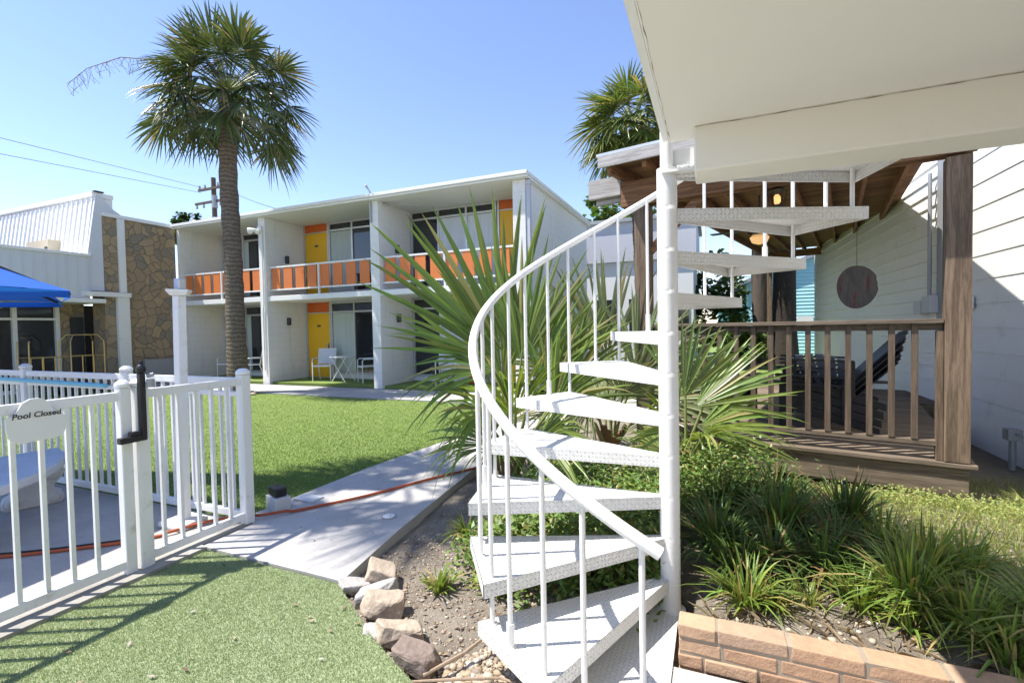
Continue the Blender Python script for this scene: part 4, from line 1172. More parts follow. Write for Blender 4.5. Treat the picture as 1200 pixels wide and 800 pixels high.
def fn3(rg):
    while True:
        x, y = rg.gauss(-.55, .8), rg.gauss(2.45, .15)
        if -.1 < x < 3 and y > 2.32: return x, y
pebbles('white_gravel', 'pale stones among the strap leaf plants by the brick', 1300, lambda rg: (rg.uniform(-.05, 3.0), rg.uniform(2.33, 4.6)), .010, 'pebble', 13)
def litter(n, seed):
    rg = random.Random(seed); m = MB()
    for i in range(n):
        if rg.random() < .5: x, y = rg.uniform(-2.1, -.4), rg.uniform(1.7, 4.4)
        else: x, y = rg.uniform(-.1, 3.0), rg.uniform(2.35, 5.2)
        s = rg.uniform(.005, .02); a = rg.uniform(0, 6.3); z = bedz(x, y) + rg.uniform(.004, .02)
        d = Vector((math.cos(a), math.sin(a), rg.uniform(-.3, .3))); e = Vector((-d.y, d.x, rg.uniform(-.5, .5))) * rg.uniform(.25, .5)
        c = Vector((x, y, z)); m.add([c - d * s, c + e * s, c + d * s, c - e * s + Vector((0, 0, .003))], [(0, 1, 2, 3)])
    o = m.build('leaf_litter', MT['litter'], kind='stuff'); o['label'] = 'dry brown leaf litter scattered over the planting bed'; o['category'] = 'leaf litter'
litter(4200, 5)
rgs = random.Random(77); ms_ = MB()
for i in range(420):
    x, y = rgs.uniform(-.05, 2.2), rgs.uniform(2.32, 3.3); a_ = rgs.uniform(0, 6.3); L_ = rgs.uniform(.05, .17); z_ = bedz(x, y) + .008
    d_ = Vector((math.cos(a_), math.sin(a_), rgs.uniform(-.05, .18))) * L_; e_ = Vector((-math.sin(a_), math.cos(a_), 0)) * rgs.uniform(.002, .005); c_ = Vector((x, y, z_))
    ms_.add([c_ - e_, c_ + e_, c_ + d_ * .5 + e_ + Vector((0, 0, .015)), c_ + d_, c_ + d_ * .5 - e_ + Vector((0, 0, .015))], [(0, 1, 2, 3, 4)])
o = ms_.build('dry_straw', MT['dead'], kind='stuff'); o['label'] = 'dry straw coloured dead leaves lying behind the brick edge'; o['category'] = 'leaf litter'
m = MB(); m.tube([(-1.17, 1.72, .0), (-1.05, 1.88, .03), (-.98, 2.02, .06), (-.94, 2.08, .05)], [.008, .009, .007, .003], 7)
tag(m.build('dry_stick', MT['stick']), 'dry forked stick leaning behind the round brown rock', 'stick')
m = MB(); m.tube([(-1.22, 1.66, .0), (-1.0, 1.75, .01), (-.85, 1.83, .0), (-.72, 1.82, .0)], [.005, .007, .006, .003], 7)
tag(m.build('dry_stick', MT['stick']), 'longer pale stick lying flat across the pebbles', 'stick')

rgs = random.Random(91); ms_ = MB()
for i in range(46):
    if i < 26: x, y, z_ = rgs.uniform(-3.15, -1.5), rgs.uniform(.9, 2.1), .024
    else: x, y, z_ = rgs.uniform(-3.2, -2.2), rgs.uniform(2.25, 5.0), .026
    if not (i >= 26 or inside(np.array([x]), np.array([y]), TURF)[0]): continue
    a_ = rgs.uniform(0, 6.3); L_ = rgs.uniform(.008, .022); d_ = Vector((math.cos(a_), math.sin(a_), rgs.uniform(0, .3))) * L_; e_ = Vector((-math.sin(a_), math.cos(a_), .1)) * L_ * .4; c_ = Vector((x, y, z_))
    ms_.add([c_ - d_, c_ + e_, c_ + d_, c_ - e_], [(0, 1, 2, 3)])
o = ms_.build('fallen_leaves', MT['litter'], kind='stuff'); o['label'] = 'few small fallen leaves lying on the front turf and the path'; o['category'] = 'leaf litter'
# ------------------------------------------------------------------ palms
def fan_leaf(mb, hub, axis, side, Rr, span, n, rg, droop=.15, fold=.5, join=.42, wid=1.0, narrow=.65, cup=.0):
    axis = axis.normalized(); side = (side - axis * side.dot(axis)).normalized(); nr = axis.cross(side)
    if nr.z < 0: nr = -nr
    dphi = 2 * span / n
    for i in range(n):
        ph = -span + dphi * (i + .5)
        L = Rr * (narrow + (1 - narrow) * math.cos(ph * .62)) * rg.uniform(.9, 1.06)
        d = axis * math.cos(ph) + side * math.sin(ph) + nr * (cup * (1 - math.cos(ph)))
        d += Vector((rg.uniform(-.05, .05), rg.uniform(-.05, .05), rg.uniform(-.05, .05)))
        d.normalize()
        w_ = nr.cross(d).normalized()
        dr = droop * rg.uniform(.5, 1.6) if rg.random() < .75 else droop * rg.uniform(1.5, 3.2)
        wj = join * L * math.tan(dphi / 2) * 1.02 * wid
        st = [(.04, .15), (join, 1.0), (.68, .75), (.88, .36), (1.0, .02)]
        rows = []
        for (t, k) in st:
            c = hub + d * (L * t); c.z -= dr * L * t ** 2.6
            hw = wj * k if t > .05 else .04 * L * math.tan(dphi / 2)
            rows.append((c - w_ * hw, c - nr * (fold * hw), c + w_ * hw))
        o = [q for r_ in rows for q in r_]
        fs = []
        for j in range(len(rows) - 1):
            fs.append((3 * j, 3 * j + 1, 3 * j + 4, 3 * j + 3)); fs.append((3 * j + 1, 3 * j + 2, 3 * j + 5, 3 * j + 4))
        mb.add(o, fs)
def tall_palm(name, label, base, path, rads, crown_c, seed, nleaf=48, pet=(.8, 1.15), Rb=(.95, 1.2), mat='crown', dead=6, nseg=28, scale=1.0, droopx=1.0, boots=False, lo=-42):
    rg = random.Random(seed)
    t = thing(name, label, 'palm tree', base)
    pts = [Vector(base) + Vector(p_) for p_ in path]
    # resample the trunk
    P = []; Rr = []
    for i in range(len(pts) - 1):
        for k in range(10):
            f = k / 10; P.append(pts[i].lerp(pts[i + 1], f)); Rr.append((rads[i] * (1 - f) + rads[i + 1] * f) * (1 + .05 * math.sin((i * 10 + k) * 2.1)))
    P.append(pts[-1]); Rr.append(rads[-1])
    m = MB(); m.tube(P, Rr, 16); m.build('trunk', MT['trunk'], t, smooth=True)
    c = Vector(crown_c)
    if boots:
        m = MB()
        for i in range(40):
            a = i * 2.4; z = -1.3 + 1.2 * i / 40
            b = pts[-1] + Vector((0, 0, z)); d = Vector((math.cos(a), math.sin(a), .9)).normalized()
            m.bar(b + d * .12, b + d * .42, .09, .03)
        m.build('boot', MT['boot'], t)
    m = MB(); mp = MB(); md = MB()
    for i in range(nleaf):
        f = (i + .5) / nleaf
        el = R(76 - (76 - lo) * f ** .85 + rg.uniform(-9, 9)); az = i * 2.39996 + rg.uniform(-.25, .25)
        d = Vector((math.cos(az) * math.cos(el), math.sin(az) * math.cos(el), math.sin(el) * .85))
        pl = rg.uniform(*pet) * scale; sag = .10 + .22 * f
        p0 = c + d * .12; p1 = c + d * pl * .55 - Vector((0, 0, sag * pl * .22)); p2 = c + d * pl - Vector((0, 0, sag * pl * .75))
        ax = (p2 - p1).normalized(); ax = (ax + Vector((0, 0, -.10 - .18 * f))).normalized()
        sdv = ax.cross(Vector((0, 0, 1)))
        if sdv.length < .1: sdv = Vector((math.sin(az), -math.cos(az), 0))
        tw = Matrix.Rotation(rg.uniform(-.6, .6), 3, ax); sdv = tw @ sdv
        (mp if True else 0).tube([p0, p1, p2], [.022, .016, .010], 5)
        tgt = md if i >= nleaf - dead else m
        fan_leaf(tgt, p2, ax, sdv, rg.uniform(*Rb) * scale, R(rg.uniform(95, 130)), nseg, rg, (.07 + .12 * f) * droopx, .5, .42, 1.15, .62, cup=-.3)
    m.build('crown', MT[mat], t); mp.build('petiole', MT['petiole'], t)
    if dead: md.build('dead_frond', MT['dead'], t)
    return t
pl = tall_palm('palm_tree', 'tall cabbage palm with slender curved trunk standing in the lawn', (-10.75, 8.22, 0), [(0, 0, 0), (-.02, 0, 1.5), (-.03, 0, 3.4), (-.10, 0, 5.2), (-.02, 0, 7.1)], [.25, .215, .20, .20, .19], (-10.75, 8.22, 7.3), 3, 64, Rb=(.8, 1.02), pet=(.95, 1.5), dead=0, lo=-36)
# seed stalk
m = MB(); c = Vector((-11.07, 8.22, 7.3)); pts = [c + Vector((-.3, -.3, .15)), c + Vector((-1.2, -.7, .75)), c + Vector((-2.0, -1.0, .85)), c + Vector((-2.8, -1.3, .62)), c + Vector((-3.2, -1.5, .25))]
m.tube(pts, [.014, .012, .009, .007, .004], 6)
rg = random.Random(4)
for i in range(46):
    t_ = 1 + 2.9 * i / 46; k = int(t_); q = pts[k].lerp(pts[min(k + 1, 4)], t_ - k)
    m.tube([q, q + Vector((rg.uniform(-.12, .12), rg.uniform(-.12, .12), -.12)), q + Vector((rg.uniform(-.15, .15), rg.uniform(-.1, .1), -rg.uniform(.2, .42)))], .004, 4)
m.build('seed_stalk', MT['boot'], pl)
tall_palm('palm_tree', 'cabbage palm rising behind the deck roof left end', (-1.62, 12.37, 0), [(0, 0, 0), (.02, 0, 2), (-.05, 0, 4), (-.2, 0, 6.2)], [.22, .2, .19, .18], (-1.85, 12.37, 6.55), 9, 42, mat='crown2', dead=0, pet=(.6, .95), Rb=(.8, 1.05), droopx=1.1, boots=True)
tall_palm('palm_tree', 'tall palm beyond the pool whose frond tips hang into the top left corner', (-8.8, 1.9, 0), [(0, 0, 0), (.15, 0, 3), (.9, -.1, 6), (2.05, -.15, 8.3)], [.24, .2, .19, .18], (-6.75, 1.75, 8.5), 14, 19, dead=0, Rb=(.7, .95), pet=(.5, 1.0))

Rt = Vector((.92, .387, 0)); Fw = Vector((-.387, .92, 0)); Up = Vector((0, 0, 1))
def D3(r_, u_, f_): return Rt * r_ + Up * u_ + Fw * f_
def young_palm(label, base, leaves, mat, seed, extra=6, hgt=1.0, Rr=.9):
    """leaves: (hub offset, axis, normal, radius, half span, droop) in right / up / away terms of the bed"""
    rg = random.Random(seed); b = Vector(base)
    t = thing('young_palm', label, 'palm plant', base, 0, 'young fan palms behind the staircase')
    L_ = []
    for (h_, a_, n_, r_, sp, dr) in leaves:
        L_.append((b + D3(*h_), D3(*a_), D3(*n_), r_, sp, dr))
    for q in range(extra):
        az = q * 2.4 + seed; el = R(rg.uniform(40, 80)); L = rg.uniform(.5, 1.0) * hgt
        hub = b + Vector((math.cos(az) * math.cos(el), math.sin(az) * math.cos(el), math.sin(el))) * L
        ax = Vector((math.cos(az), math.sin(az), rg.uniform(.2, 1.1)))
        nr = Vector((-math.cos(az) * .6, -math.sin(az) * .6, .8)) + Vector((rg.uniform(-.6, .6), rg.uniform(-.9, .2), 0))
        L_.append((hub, ax, nr, rg.uniform(.75, 1.05) * Rr, rg.uniform(60, 85), rg.uniform(.12, .35)))
    for (hub, ax, nr, r_, span, droop) in L_:
        ax = ax.normalized(); sdv = ax.cross(nr).normalized()
        mid = (b + hub) / 2 + Vector((0, 0, .12))
        m = MB(); m.tube([b + Vector((rg.uniform(-.05, .05), rg.uniform(-.05, .05), -.05)), mid, hub + ax * .12], [.02, .015, .010], 7); m.build('petiole', MT['petiole'], t, smooth=True)
        m = MB(); fan_leaf(m, hub, ax, sdv, r_, R(span), max(16, int(span * 2 / 4.2)), rg, droop, .45, .45, 1.22, .74, cup=-.1); m.build('leaf', MT[mat], t)
    m = MB()
    for q in range(16):
        a = q * 2.4; d = Vector((math.cos(a) * .5, math.sin(a) * .5, 1)).normalized()
        m.bar(b + d * .02 - Vector((0, 0, .1)), b + d * rg.uniform(.25, .45), .07, .02)
    m.build('stump', MT['boot'], t)
young_palm('large bright green fan palm left of the curved handrail', (-1.86, 4.30, -.05), [
    ((-.02, 1.28, -.05), (-.34, 1, -.05), (.25, .25, -1), 1.68, 40, .03),
    ((-.12, 1.25, -.15), (-.85, .75, -.15), (.2, .6, -1), 1.15, 32, .10),
    ((-.10, 1.15, -.25), (-1, .30, -.25), (-.2, .8, -.9), .90, 34, .38),
    ((.14, 1.20, -.10), (.05, 1, -.1), (-.3, .25, -1), 1.25, 36, .06),
    ((-.05, 1.00, .10), (-.25, 1, .2), (.1, .1, -1), 1.35, 46, .06),
    ((.30, 1.05, -.15), (.30, 1, -.15), (-.3, .3, -1), 1.10, 40, .10),
    ((.42, .80, -.30), (.45, .9, -.35), (-.2, .5, -.9), .95, 48, .18),
    ((.28, .55, -.40), (.5, .55, -.5), (-.2, .8, -.8), .75, 55, .28),
    ((.62, .95, .20), (.22, 1, .1), (-.2, .3, -1), 1.0, 42, .10),
    ((.05, .75, -.38), (-.05, .9, -.5), (.1, .6, -.9), .85, 48, .2),
    ((-.20, .80, -.35), (-.65, .45, -.6), (.1, .8, -.8), .70, 46, .45)], 'frond', 21, 4, .8, .75)
young_palm('grey green fan palm with upright stiff fronds behind the stair treads', (-1.15, 5.70, -.05), [
    ((-.02, 1.15, 0), (-.22, 1, -.1), (.15, .2, -1), 1.35, 46, .04),
    ((.28, .95, -.2), (.40, 1, -.2), (-.25, .2, -1), 1.15, 48, .08),
    ((-.35, .95, -.15), (-.75, .9, -.2), (.2, .4, -1), 1.15, 50, .12),
    ((.08, .75, -.35), (.15, .8, -.6), (0, .7, -.8), .9, 65, .2),
    ((.50, .70, -.30), (.9, .5, -.3), (-.2, .7, -.9), .9, 58, .2),
    ((-.40, .60, -.40), (-.8, .3, -.5), (.1, .8, -.8), .85, 62, .3)], 'frondgrey', 33, 4, .8, .8)
young_palm('fan palm with long fronds reaching right over the deck rail', (-.22, 4.75, -.05), [
    ((.04, .78, -.05), (.85, .62, -.1), (-.3, .6, -1), .95, 34, .06),
    ((.02, .62, -.20), (.95, .28, -.2), (-.1, .8, -.9), .85, 42, .18),
    ((-.05, .85, 0), (.22, 1, .1), (-.2, .2, -1), .90, 40, .10),
    ((.04, .42, -.28), (.6, .0, -.6), (0, .9, -.7), .62, 58, .35),
    ((-.18, .60, -.20), (-.55, .7, -.3), (.2, .5, -1), .7, 55, .22),
    ((-.02, .55, -.32), (.1, .6, -.8), (0, .9, -.6), .6, 62, .3)], 'frond', 47, 2, .6, .55)

# ------------------------------------------------------------------ strap-leaf plants
def strap_mesh(n, L, wd, seed, spread=1.0):
    rg = random.Random(seed); m = MB()
    for i in range(n):
        a = rg.uniform(0, 6.283); r0 = rg.uniform(0, .06); L_ = L * rg.uniform(.55, 1.15); lean = (.12 + 1.15 * rg.random() ** .8) * spread
        d = Vector((math.cos(a), math.sin(a), 0)); b = d * r0; s_ = Vector((-d.y, d.x, 0)); w_ = wd * rg.uniform(.7, 1.2)
        tw = rg.uniform(-.5, .5); rows = []
        for t, k in ((0, .6), (.3, 1), (.6, .95), (.85, .55), (1, .03)):
            h = L_ * (t - .40 * lean * t * t - .16 * lean * t ** 3); o_ = L_ * lean * .75 * t ** 1.5
            c = b + d * o_ + Vector((0, 0, h)) + s_ * tw * L_ * t * t * .3
            rows.append((c - s_ * w_ * k / 2, c + Vector((0, 0, -.15 * w_ * k)), c + s_ * w_ * k / 2))
        o = [q for r_ in rows for q in r_]; fs = []
        for j in range(4):
            fs += [(3 * j, 3 * j + 1, 3 * j + 4, 3 * j + 3), (3 * j + 1, 3 * j + 2, 3 * j + 5, 3 * j + 4)]
        m.add(o, fs)
    return m
GL = 'strap leaf plants in the brick edged bed'
def strap(label, x, y, n, L, wd, seed, mat, spread=1.0, cat='plant', group=GL, name='strap_leaf_plant'):
    m = strap_mesh(int(n * 1.9), L * .86, wd * .9, seed, spread); o = m.build(name, MT[mat]); o.location = (x, y, bedz(x, y) - .01)
    return tag(o, label, cat, group)
strap('small bright strap leaf tuft hanging over the brick edge', .14, 2.55, 62, .36, .013, 1, 'liri')
strap('tiny sprig of strap leaves in bare soil behind the brick', .42, 2.66, 22, .24, .011, 2, 'liri')
strap('large light green strap leaf clump nearest the brick wall on the right', .86, 2.80, 130, .50, .015, 3, 'liri', 1.1)
strap('broad strap leaf clump at the right frame edge by the bricks', 1.30, 2.62, 130, .52, .015, 4, 'liri', 1.1)
strap('drooping strap leaf clump over the shaded brick end', 1.08, 2.46, 70, .34, .013, 5, 'liri', 1.2)
strap('tall shaded strap leaf clump in the centre of the bed', .38, 3.35, 150, .62, .017, 6, 'lirishade')
strap('shaded spiky strap leaf clump right of the bed centre', .80, 3.72, 120, .60, .018, 7, 'lirishade', .8)
strap('shaded strap leaf clump close to the stair pole', .02, 3.05, 120, .52, .015, 8, 'lirishade')
strap('shaded strap leaf clump behind the stair pole', .05, 3.75, 120, .58, .016, 9, 'lirishade')
strap('shaded strap leaf clump nearest the deck skirt', .42, 4.15, 120, .56, .016, 10, 'lirishade')
strap('spreading strap leaf clump between the shaded clump and bright tuft', .55, 3.02, 100, .46, .014, 11, 'lirishade', 1.15)
strap('olive strap leaf clump in the shade beyond the right tuft', 1.22, 3.20, 90, .42, .014, 12, 'liri', 1.2)
strap('shaded strap leaf clump between the pole and the bright tuft', .12, 2.82, 80, .42, .014, 41, 'lirishade', 1.15)
strap('low shaded strap leaf clump left of the bright right clump', .66, 3.30, 100, .48, .015, 42, 'lirishade', 1.1)
strap('shaded strap leaf clump on the far side of the bed centre', .22, 3.95, 120, .56, .016, 43, 'lirishade')
strap('half lit strap leaf clump behind the large light green clump', 1.02, 3.08, 110, .50, .015, 44, 'liri', 1.1)
strap('small strap leaf clump low between tuft and light clump', .64, 2.74, 60, .30, .012, 45, 'liri', 1.2)
strap('narrow strap leaf clump just behind the bright tuft', 0.3, 2.98, 90, 0.44, .013, 80, 'lirishade', 1.15)
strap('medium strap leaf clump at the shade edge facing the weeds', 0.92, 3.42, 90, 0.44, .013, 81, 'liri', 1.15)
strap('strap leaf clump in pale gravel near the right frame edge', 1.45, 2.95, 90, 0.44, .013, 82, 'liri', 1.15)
strap('thin strap leaf clump hugging the shady side of the pole', -0.02, 3.42, 90, 0.44, .013, 83, 'lirishade', 1.15)
strap('strap leaf clump in the back row touching the weeds', 0.6, 3.98, 90, 0.44, .013, 84, 'lirishade', 1.15)
strap('low strap leaf sprig leaning onto the brick top', 0.8, 2.62, 30, 0.22, .013, 85, 'liri', 1.15)
strap('yellowing strap leaf clump at the brick edge before the light clump', 1.02, 2.62, 90, 0.44, .013, 86, 'liri', 1.15)
strap('two leaved strap sprig by the brick joint', 0.26, 2.6, 30, 0.22, .013, 87, 'liri', 1.15)
strap('upright bright lily tuft in the bare soil beside the rocks', -1.52, 2.42, 30, .20, .020, 13, 'liri', .9, 'plant', 'plants in the soil bed left of the staircase', 'lily_tuft')
strap('low lily tuft among ground cover under the lowest treads', -1.30, 2.62, 26, .17, .018, 14, 'liri', 1.1, 'plant', 'plants in the soil bed left of the staircase', 'lily_tuft')
strap('lily tuft beside the path edge behind the left balusters', -1.72, 3.15, 34, .26, .018, 15, 'liri', 1.1, 'plant', 'plants in the soil bed left of the staircase', 'lily_tuft')
for q_, (x_, y_, n_, l_, lb_) in enumerate(((-1.18, 2.48, 40, .22, 'narrow leaved lily tuft at the left corner of the second tread'), (-1.42, 2.85, 44, .24, 'fuller lily tuft between the path edge and the third tread'), (-1.05, 3.0, 44, .28, 'lily tuft in the ground cover under the fourth tread'), (-.75, 2.95, 40, .26, 'lily tuft deep under the stair near the pole'), (-1.45, 3.6, 50, .34, 'tall lily tuft by the stump of the bright fan palm'))):
    strap(lb_, x_, y_, n_, l_, .016, 60 + q_, 'liri', 1.0, 'plant', 'plants in the soil bed left of the staircase', 'lily_tuft')
strap('reddish leaved plant glimpsed between the stair treads', -.72, 3.55, 40, .30, .022, 16, 'bromeliad', 1.1, 'plant', None, 'red_leaf_plant')
strap('pale spiny bush at the foot of the deck by the wall', 2.35, 5.1, 70, .34, .008, 17, 'weed', 1.0, 'plant', None, 'flowering_weed')

def cover(name, label, n, fn, s0, mat, seed, hmax):
    rg = random.Random(seed); m = MB()
    for i in range(n):
        x, y, hf = fn(rg); z = bedz(x, y) + rg.random() ** .7 * hmax * hf
        s = s0 * rg.uniform(.6, 1.3); a = rg.uniform(0, 6.283); el = rg.uniform(-.3, .9)
        d = Vector((math.cos(a) * math.cos(el), math.sin(a) * math.cos(el), math.sin(el))); e = d.cross(Vector((rg.uniform(-.4, .4), rg.uniform(-.4, .4), 1))).normalized() * .33
        c = Vector((x, y, z)); nrm = d.cross(e).normalized() * s * .12
        m.add([c, c + d * s * .45 + e * s + nrm, c + d * s, c + d * s * .45 - e * s + nrm], [(0, 1, 2, 3)])
    o = m.build(name, MT[mat], kind='stuff'); o['label'] = label; o['category'] = 'ground cover'
def cv1(rg):
    while True:
        x, y = rg.uniform(-1.75, -.25), rg.uniform(2.3, 4.7)
        k = sstep(2.25 + .5 * max(0, -x - 1.0), 2.75, y) * sstep(-1.75, -1.3, x + (y - 3.2) * .12)
        if rg.random() < k: return x, y, .4 + .6 * k
cover('ground_cover', 'low leafy green ground cover behind the open stair treads', 15000, cv1, .045, 'cover', 31, .30)
def cv2(rg):
    while True:
        x, y = rg.uniform(-.2, 2.9), rg.uniform(3.9, 5.35)
        k = .25 + .75 * sstep(4.2, 4.9, y)
        if rg.random() < k and mnoise.noise((x * 2.5, y * 2.5, 0)) > -.30: return x, y, .3 + .7 * rg.random()
cover('weed_leaves', 'pale sunlit weeds growing along the deck skirt', 6500, cv2, .026, 'weed', 32, .16)
cover('shrub_leaves', 'dense small leaved green plants right of the stair pole', 3800, lambda rg: (rg.gauss(.02, .22), rg.gauss(4.15, .3), .5 + .5 * rg.random()), .038, 'cover', 33, .55)
WP = [(-.1, 3.8), (3.0, 3.2), (3.0, 6.6), (2.3, 6.4), (2.2, 5.15), (-.4, 5.6)]
tag(blades('weed_grass', WP, 15000, .10, .004, MT['weed'], 0, 6, 1.1, zf=bedz), 'thin pale grass weeds in front of the wooden deck', 'weeds')
WP2 = [(1.1, 2.7), (3.0, 2.5), (3.0, 3.6), (1.2, 3.8)]
tag(blades('thin_grass', WP2, 1500, .09, .004, MT['weed'], 0, 7, 1.1, zf=bedz), 'sparse grass in shaded soil at the right edge', 'weeds')
# pebble ring around the tall palm
rg0 = random.Random(2)
m = MB()
for i in range(60):
    a = rg0.uniform(0, 6.28); r_ = rg0.uniform(.28, .62)
    c = Vector((-10.75 + r_ * math.cos(a), 8.15 + r_ * .45 * math.sin(a), .03)); s = rg0.uniform(.04, .08)
    m.lathe(c - Vector((0, 0, .02)), [(s * .8, 0), (s, s * .4), (s * .6, s * .8)], 7)
o = m.build('palm_mulch', MT['pebble'], kind='stuff'); o['label'] = 'pale stones ringed around the tall palm base'; o['category'] = 'gravel'

# ------------------------------------------------------------------ background
def leafy_tree(label, base, th, crown, n, mat, seed, leaf=.22, name='broadleaf_tree', trunk_r=.16, clumps=26):
    rg = random.Random(seed); t = thing(name, label, 'tree', base)
    b = Vector(base); cc = Vector(crown[0]); rr = crown[1]
    m = MB(); m.tube([b, b.lerp(Vector((cc.x, cc.y, b.z)), .3) + Vector((0, 0, th * .5)), Vector((cc.x, cc.y, cc.z - rr[2] * .3))], [trunk_r, trunk_r * .8, trunk_r * .5], 9)
    for i in range(6):
        a = i * 1.05 + rg.random(); m.tube([Vector((cc.x, cc.y, cc.z - rr[2] * .5)), cc + Vector((math.cos(a) * rr[0] * .7, math.sin(a) * rr[1] * .7, rg.uniform(-.1, .5) * rr[2]))], [trunk_r * .4, trunk_r * .1], 6)
    m.build('trunk', MT['bark'], t)
    m = MB(); cl = []
    for i in range(clumps):
        v = Vector((rg.gauss(0, 1), rg.gauss(0, 1), rg.gauss(0, 1))).normalized() * rg.uniform(.45, 1.0)
        cl.append((cc + Vector((v.x * rr[0], v.y * rr[1], v.z * rr[2])), rg.uniform(.18, .36)))
    for i in range(n):
        c, s_ = rg.choice(cl); v = Vector((rg.gauss(0, 1), rg.gauss(0, 1), rg.gauss(0, 1))).normalized() * rg.random() ** .4 * s_
        q = c + Vector((v.x * rr[0], v.y * rr[1], v.z * rr[2])); s = leaf * rg.uniform(.6, 1.3)
        d = Vector((rg.gauss(0, 1), rg.gauss(0, 1), rg.gauss(0, .5))).normalized(); e = d.cross(Vector((rg.gauss(0, .5), rg.gauss(0, .5), 1))).normalized() * .4
        m.add([q, q + d * s * .5 + e * s, q + d * s, q + d * s * .5 - e * s], [(0, 1, 2, 3)])
    m.build('crown', MT[mat], t)
leafy_tree('wide green tree beyond the white annexe under the palm', (-5.2, 25, 0), 4, ((-5.2, 25, 5.9), (2.7, 2.2, 2.1)), 6500, 'treeleaf', 1, .28)
leafy_tree('dark green tree behind the motel side wall end', (-9.5, 27, 0), 4, ((-9.0, 27, 5.6), (2.4, 2.2, 2.4)), 4000, 'treedark', 2, .28)
leafy_tree('bushy green tree beyond the deck beside the aqua house', (-.9, 21, 0), 2, ((-1.0, 21, 2.6), (2.3, 2, 2.0)), 6000, 'treedark', 3, .22)
leafy_tree('low yellow green bush in front of the aqua house', (.45, 18, 0), .8, ((.45, 18, .9), (1.1, .9, .9)), 3500, 'treeleaf', 4, .15, 'garden_bush', .05)
leafy_tree('tall dark tree behind the deck roof gap by the siding wall', (3.2, 27, 0), 5, ((3.4, 27, 6.5), (2.0, 2.0, 2.0)), 3500, 'treedark', 5, .3)
leafy_tree('small treetop peeking over the lobby roof', (-27, 18, 0), 6, ((-27, 18, 7.3), (1.2, 1.2, .9)), 1200, 'treedark', 6, .25)
for (x, y, r0, r1, mt, lb) in ((1.62, 20.0, .27, .32, 'bark', 'grey brown palm trunk beyond the deck left of the darker trunk'), (2.42, 20.2, .42, .37, 'darkbark', 'thick dark tree trunk in front of the aqua house')):
    t = thing('tree', lb, 'tree', (x, y, -.1))
    m = MB(); m.tube([(x, y, -.1), (x, y, .9), (x - .02, y, 1.6), (x, y, 3.2), (x + .05, y, 6.5)], [r0 * 1.2, r0, r0 * .95, r1, r1 * .9], 16); m.build('trunk', MT[mt], t, smooth=True)
    m = MB(); rg = random.Random(int(x * 10))
    for i in range(22):
        az = i * 2.4; el = R(rg.uniform(-20, 70)); d = Vector((math.cos(az) * math.cos(el), math.sin(az) * math.cos(el), math.sin(el)))
        fan_leaf(m, Vector((x, y, 6.6)) + d * .9, d, d.cross(Vector((0, 0, 1))), 1.0, R(100), 22, rg, .3)
    m.build('crown', MT['crown2'], t)
# aqua house
ah = thing('aqua_house', 'aqua blue clapboard house with dark roof beyond the deck', 'house', (3, 24, 0))
m = MB(); m.box(1.45, 7, 24.05, 29, 0, 3.6); m.build('wall', MT['aqua'], ah)
m = MB(); z = 0
while z < 5.2:
    xl = 1.45 if z < 3.3 else 1.45 + (z - 3.3) * 2.6
    m.prism([(xl, 24.045, z), (xl, 24.045, z + .145), (xl, 24.02, z)], (7 - xl, 0, 0)); z += .15
m.build('clapboard', MT['aqua'], ah)
m = MB(); m.prism([(1.45, 24.05, 3.3), (7, 24.05, 3.3), (7, 24.05, 5.4)], (0, 4.9, 0)); m.build('gable', MT['aqua'], ah)
m = MB(); m.prism([(.95, 23.8, 3.12), (7.2, 23.8, 5.5), (7.2, 23.8, 5.65), (.95, 23.8, 3.27)], (0, 5.4, 0)); m.build('roof', MT['bluegrey'], ah)
m = MB(); m.box(.2, 1.38, 25.5, 29, 0, 2.7); m.build('side_wing', MT['aqua'], ah)
m = MB(); m.prism([(-.1, 25.2, 2.7), (1.4, 25.2, 3.0), (1.4, 25.2, 3.1), (-.1, 25.2, 2.8)], (0, 4, 0)); m.build('wing_roof', MT['bluegrey'], ah)
m = MB(); m.box(3.35, 3.95, 23.96, 24.018, 1.35, 1.75); m.build('meter', MT['trim'], ah)
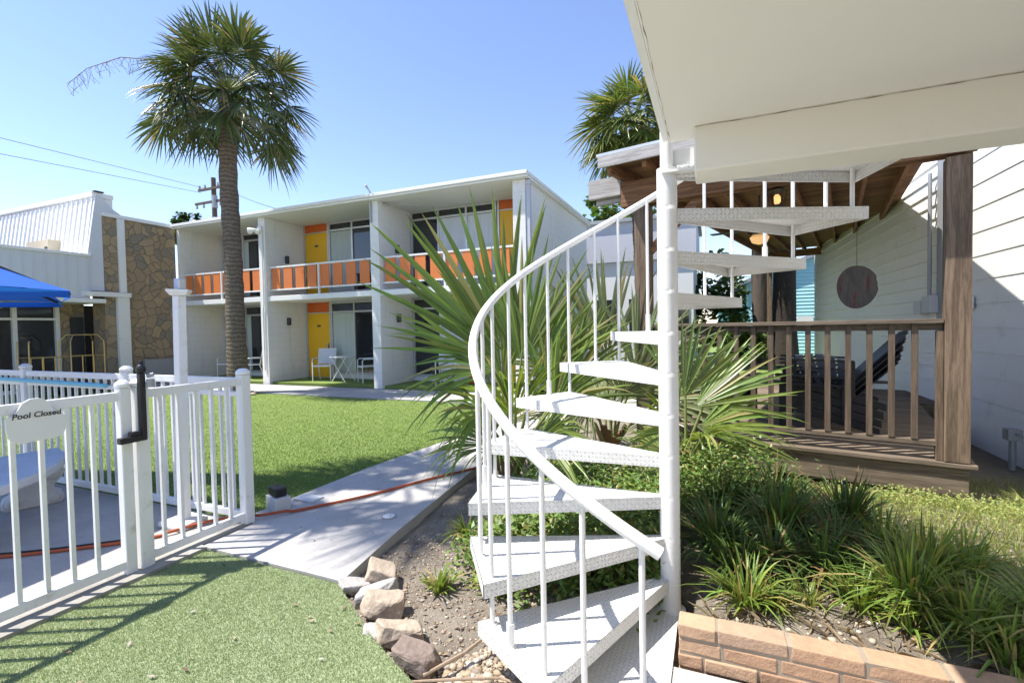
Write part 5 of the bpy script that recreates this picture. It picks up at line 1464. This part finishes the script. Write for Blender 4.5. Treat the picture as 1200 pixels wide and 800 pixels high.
# white annexe behind motel
an = thing('white_annexe', 'low white block building with blue grey parapet behind the motel', 'building', (-2, 17, 0))
m = MB(); m.box(-6, -.6, 17.02, 21, 0, 3.7); m.build('wall', MT['white'], an)
m = MB(); m.box(-6.1, -.5, 16.9, 21.1, 3.7, 5.05); m.build('parapet', MT['lilac'], an)
m = MB(); m.box(-6.2, -.4, 16.8, 21.2, 5.05, 5.17); m.build('coping', MT['greymetal'], an)
m = MB()
for i in range(4): m.box(-5.2 + i * 1.25, -4.5 + i * 1.25, 16.98, 17.015, 1.2, 2.4)
m.build('window', MT['glass'], an)
# utility pole and wires
up_ = thing('utility_pole', 'brown wooden utility pole with two crossarms and insulators', 'utility pole', (-30.4, 22, 0))
m = MB(); m.tube([(-30.4, 22, 0), (-30.45, 22, 11.75)], [.2, .14], 10); m.build('mast', MT['bark'], up_, smooth=True)
for z, hw in ((11.02, 1.25), (10.15, 1.6)):
    m = MB(); m.box(-30.45 - hw, -30.45 + hw, 21.78, 21.9, z - .07, z + .07); a = m.build('crossarm', MT['bark'], up_)
    m = MB()
    for k in (-.92, -.5, .5, .92): m.lathe((-30.45 + hw * k, 21.84, z + .07 if z > 11 else z - .32), [(.05, 0), (.08, .08), (.05, .16), (.07, .22)], 8)
    m.build('insulator', MT['greymetal'], a)
m = MB(); m.tube([(-30.1, 21.8, 9.7), (-30.1, 21.8, 10.5)], .16, 10); m.build('transformer', MT['greymetal'], up_)
def wire(label, a, b, sag):
    a = Vector(a); b = Vector(b); pts = []
    for i in range(17):
        t = i / 16; q = a.lerp(b, t); q.z -= sag * 4 * t * (1 - t); pts.append(q)
    m = MB(); m.tube(pts, .012, 5); tag(m.build('power_line', MT['darkmetal']), label, 'cable', 'overhead power lines')
wire('upper thin power line crossing the sky at the left', (-31.4, 21.9, 11.2), (-27.3, 9, 9.75), .0)
wire('lower thin power line crossing the sky at the left', (-31.6, 21.9, 10.9), (-27.4, 9, 9.05), .0)
wire('thin cable running from the utility pole down to the motel roof', (-29.4, 21.9, 11.0), (-11.3, 10.8, 4.95), .15)
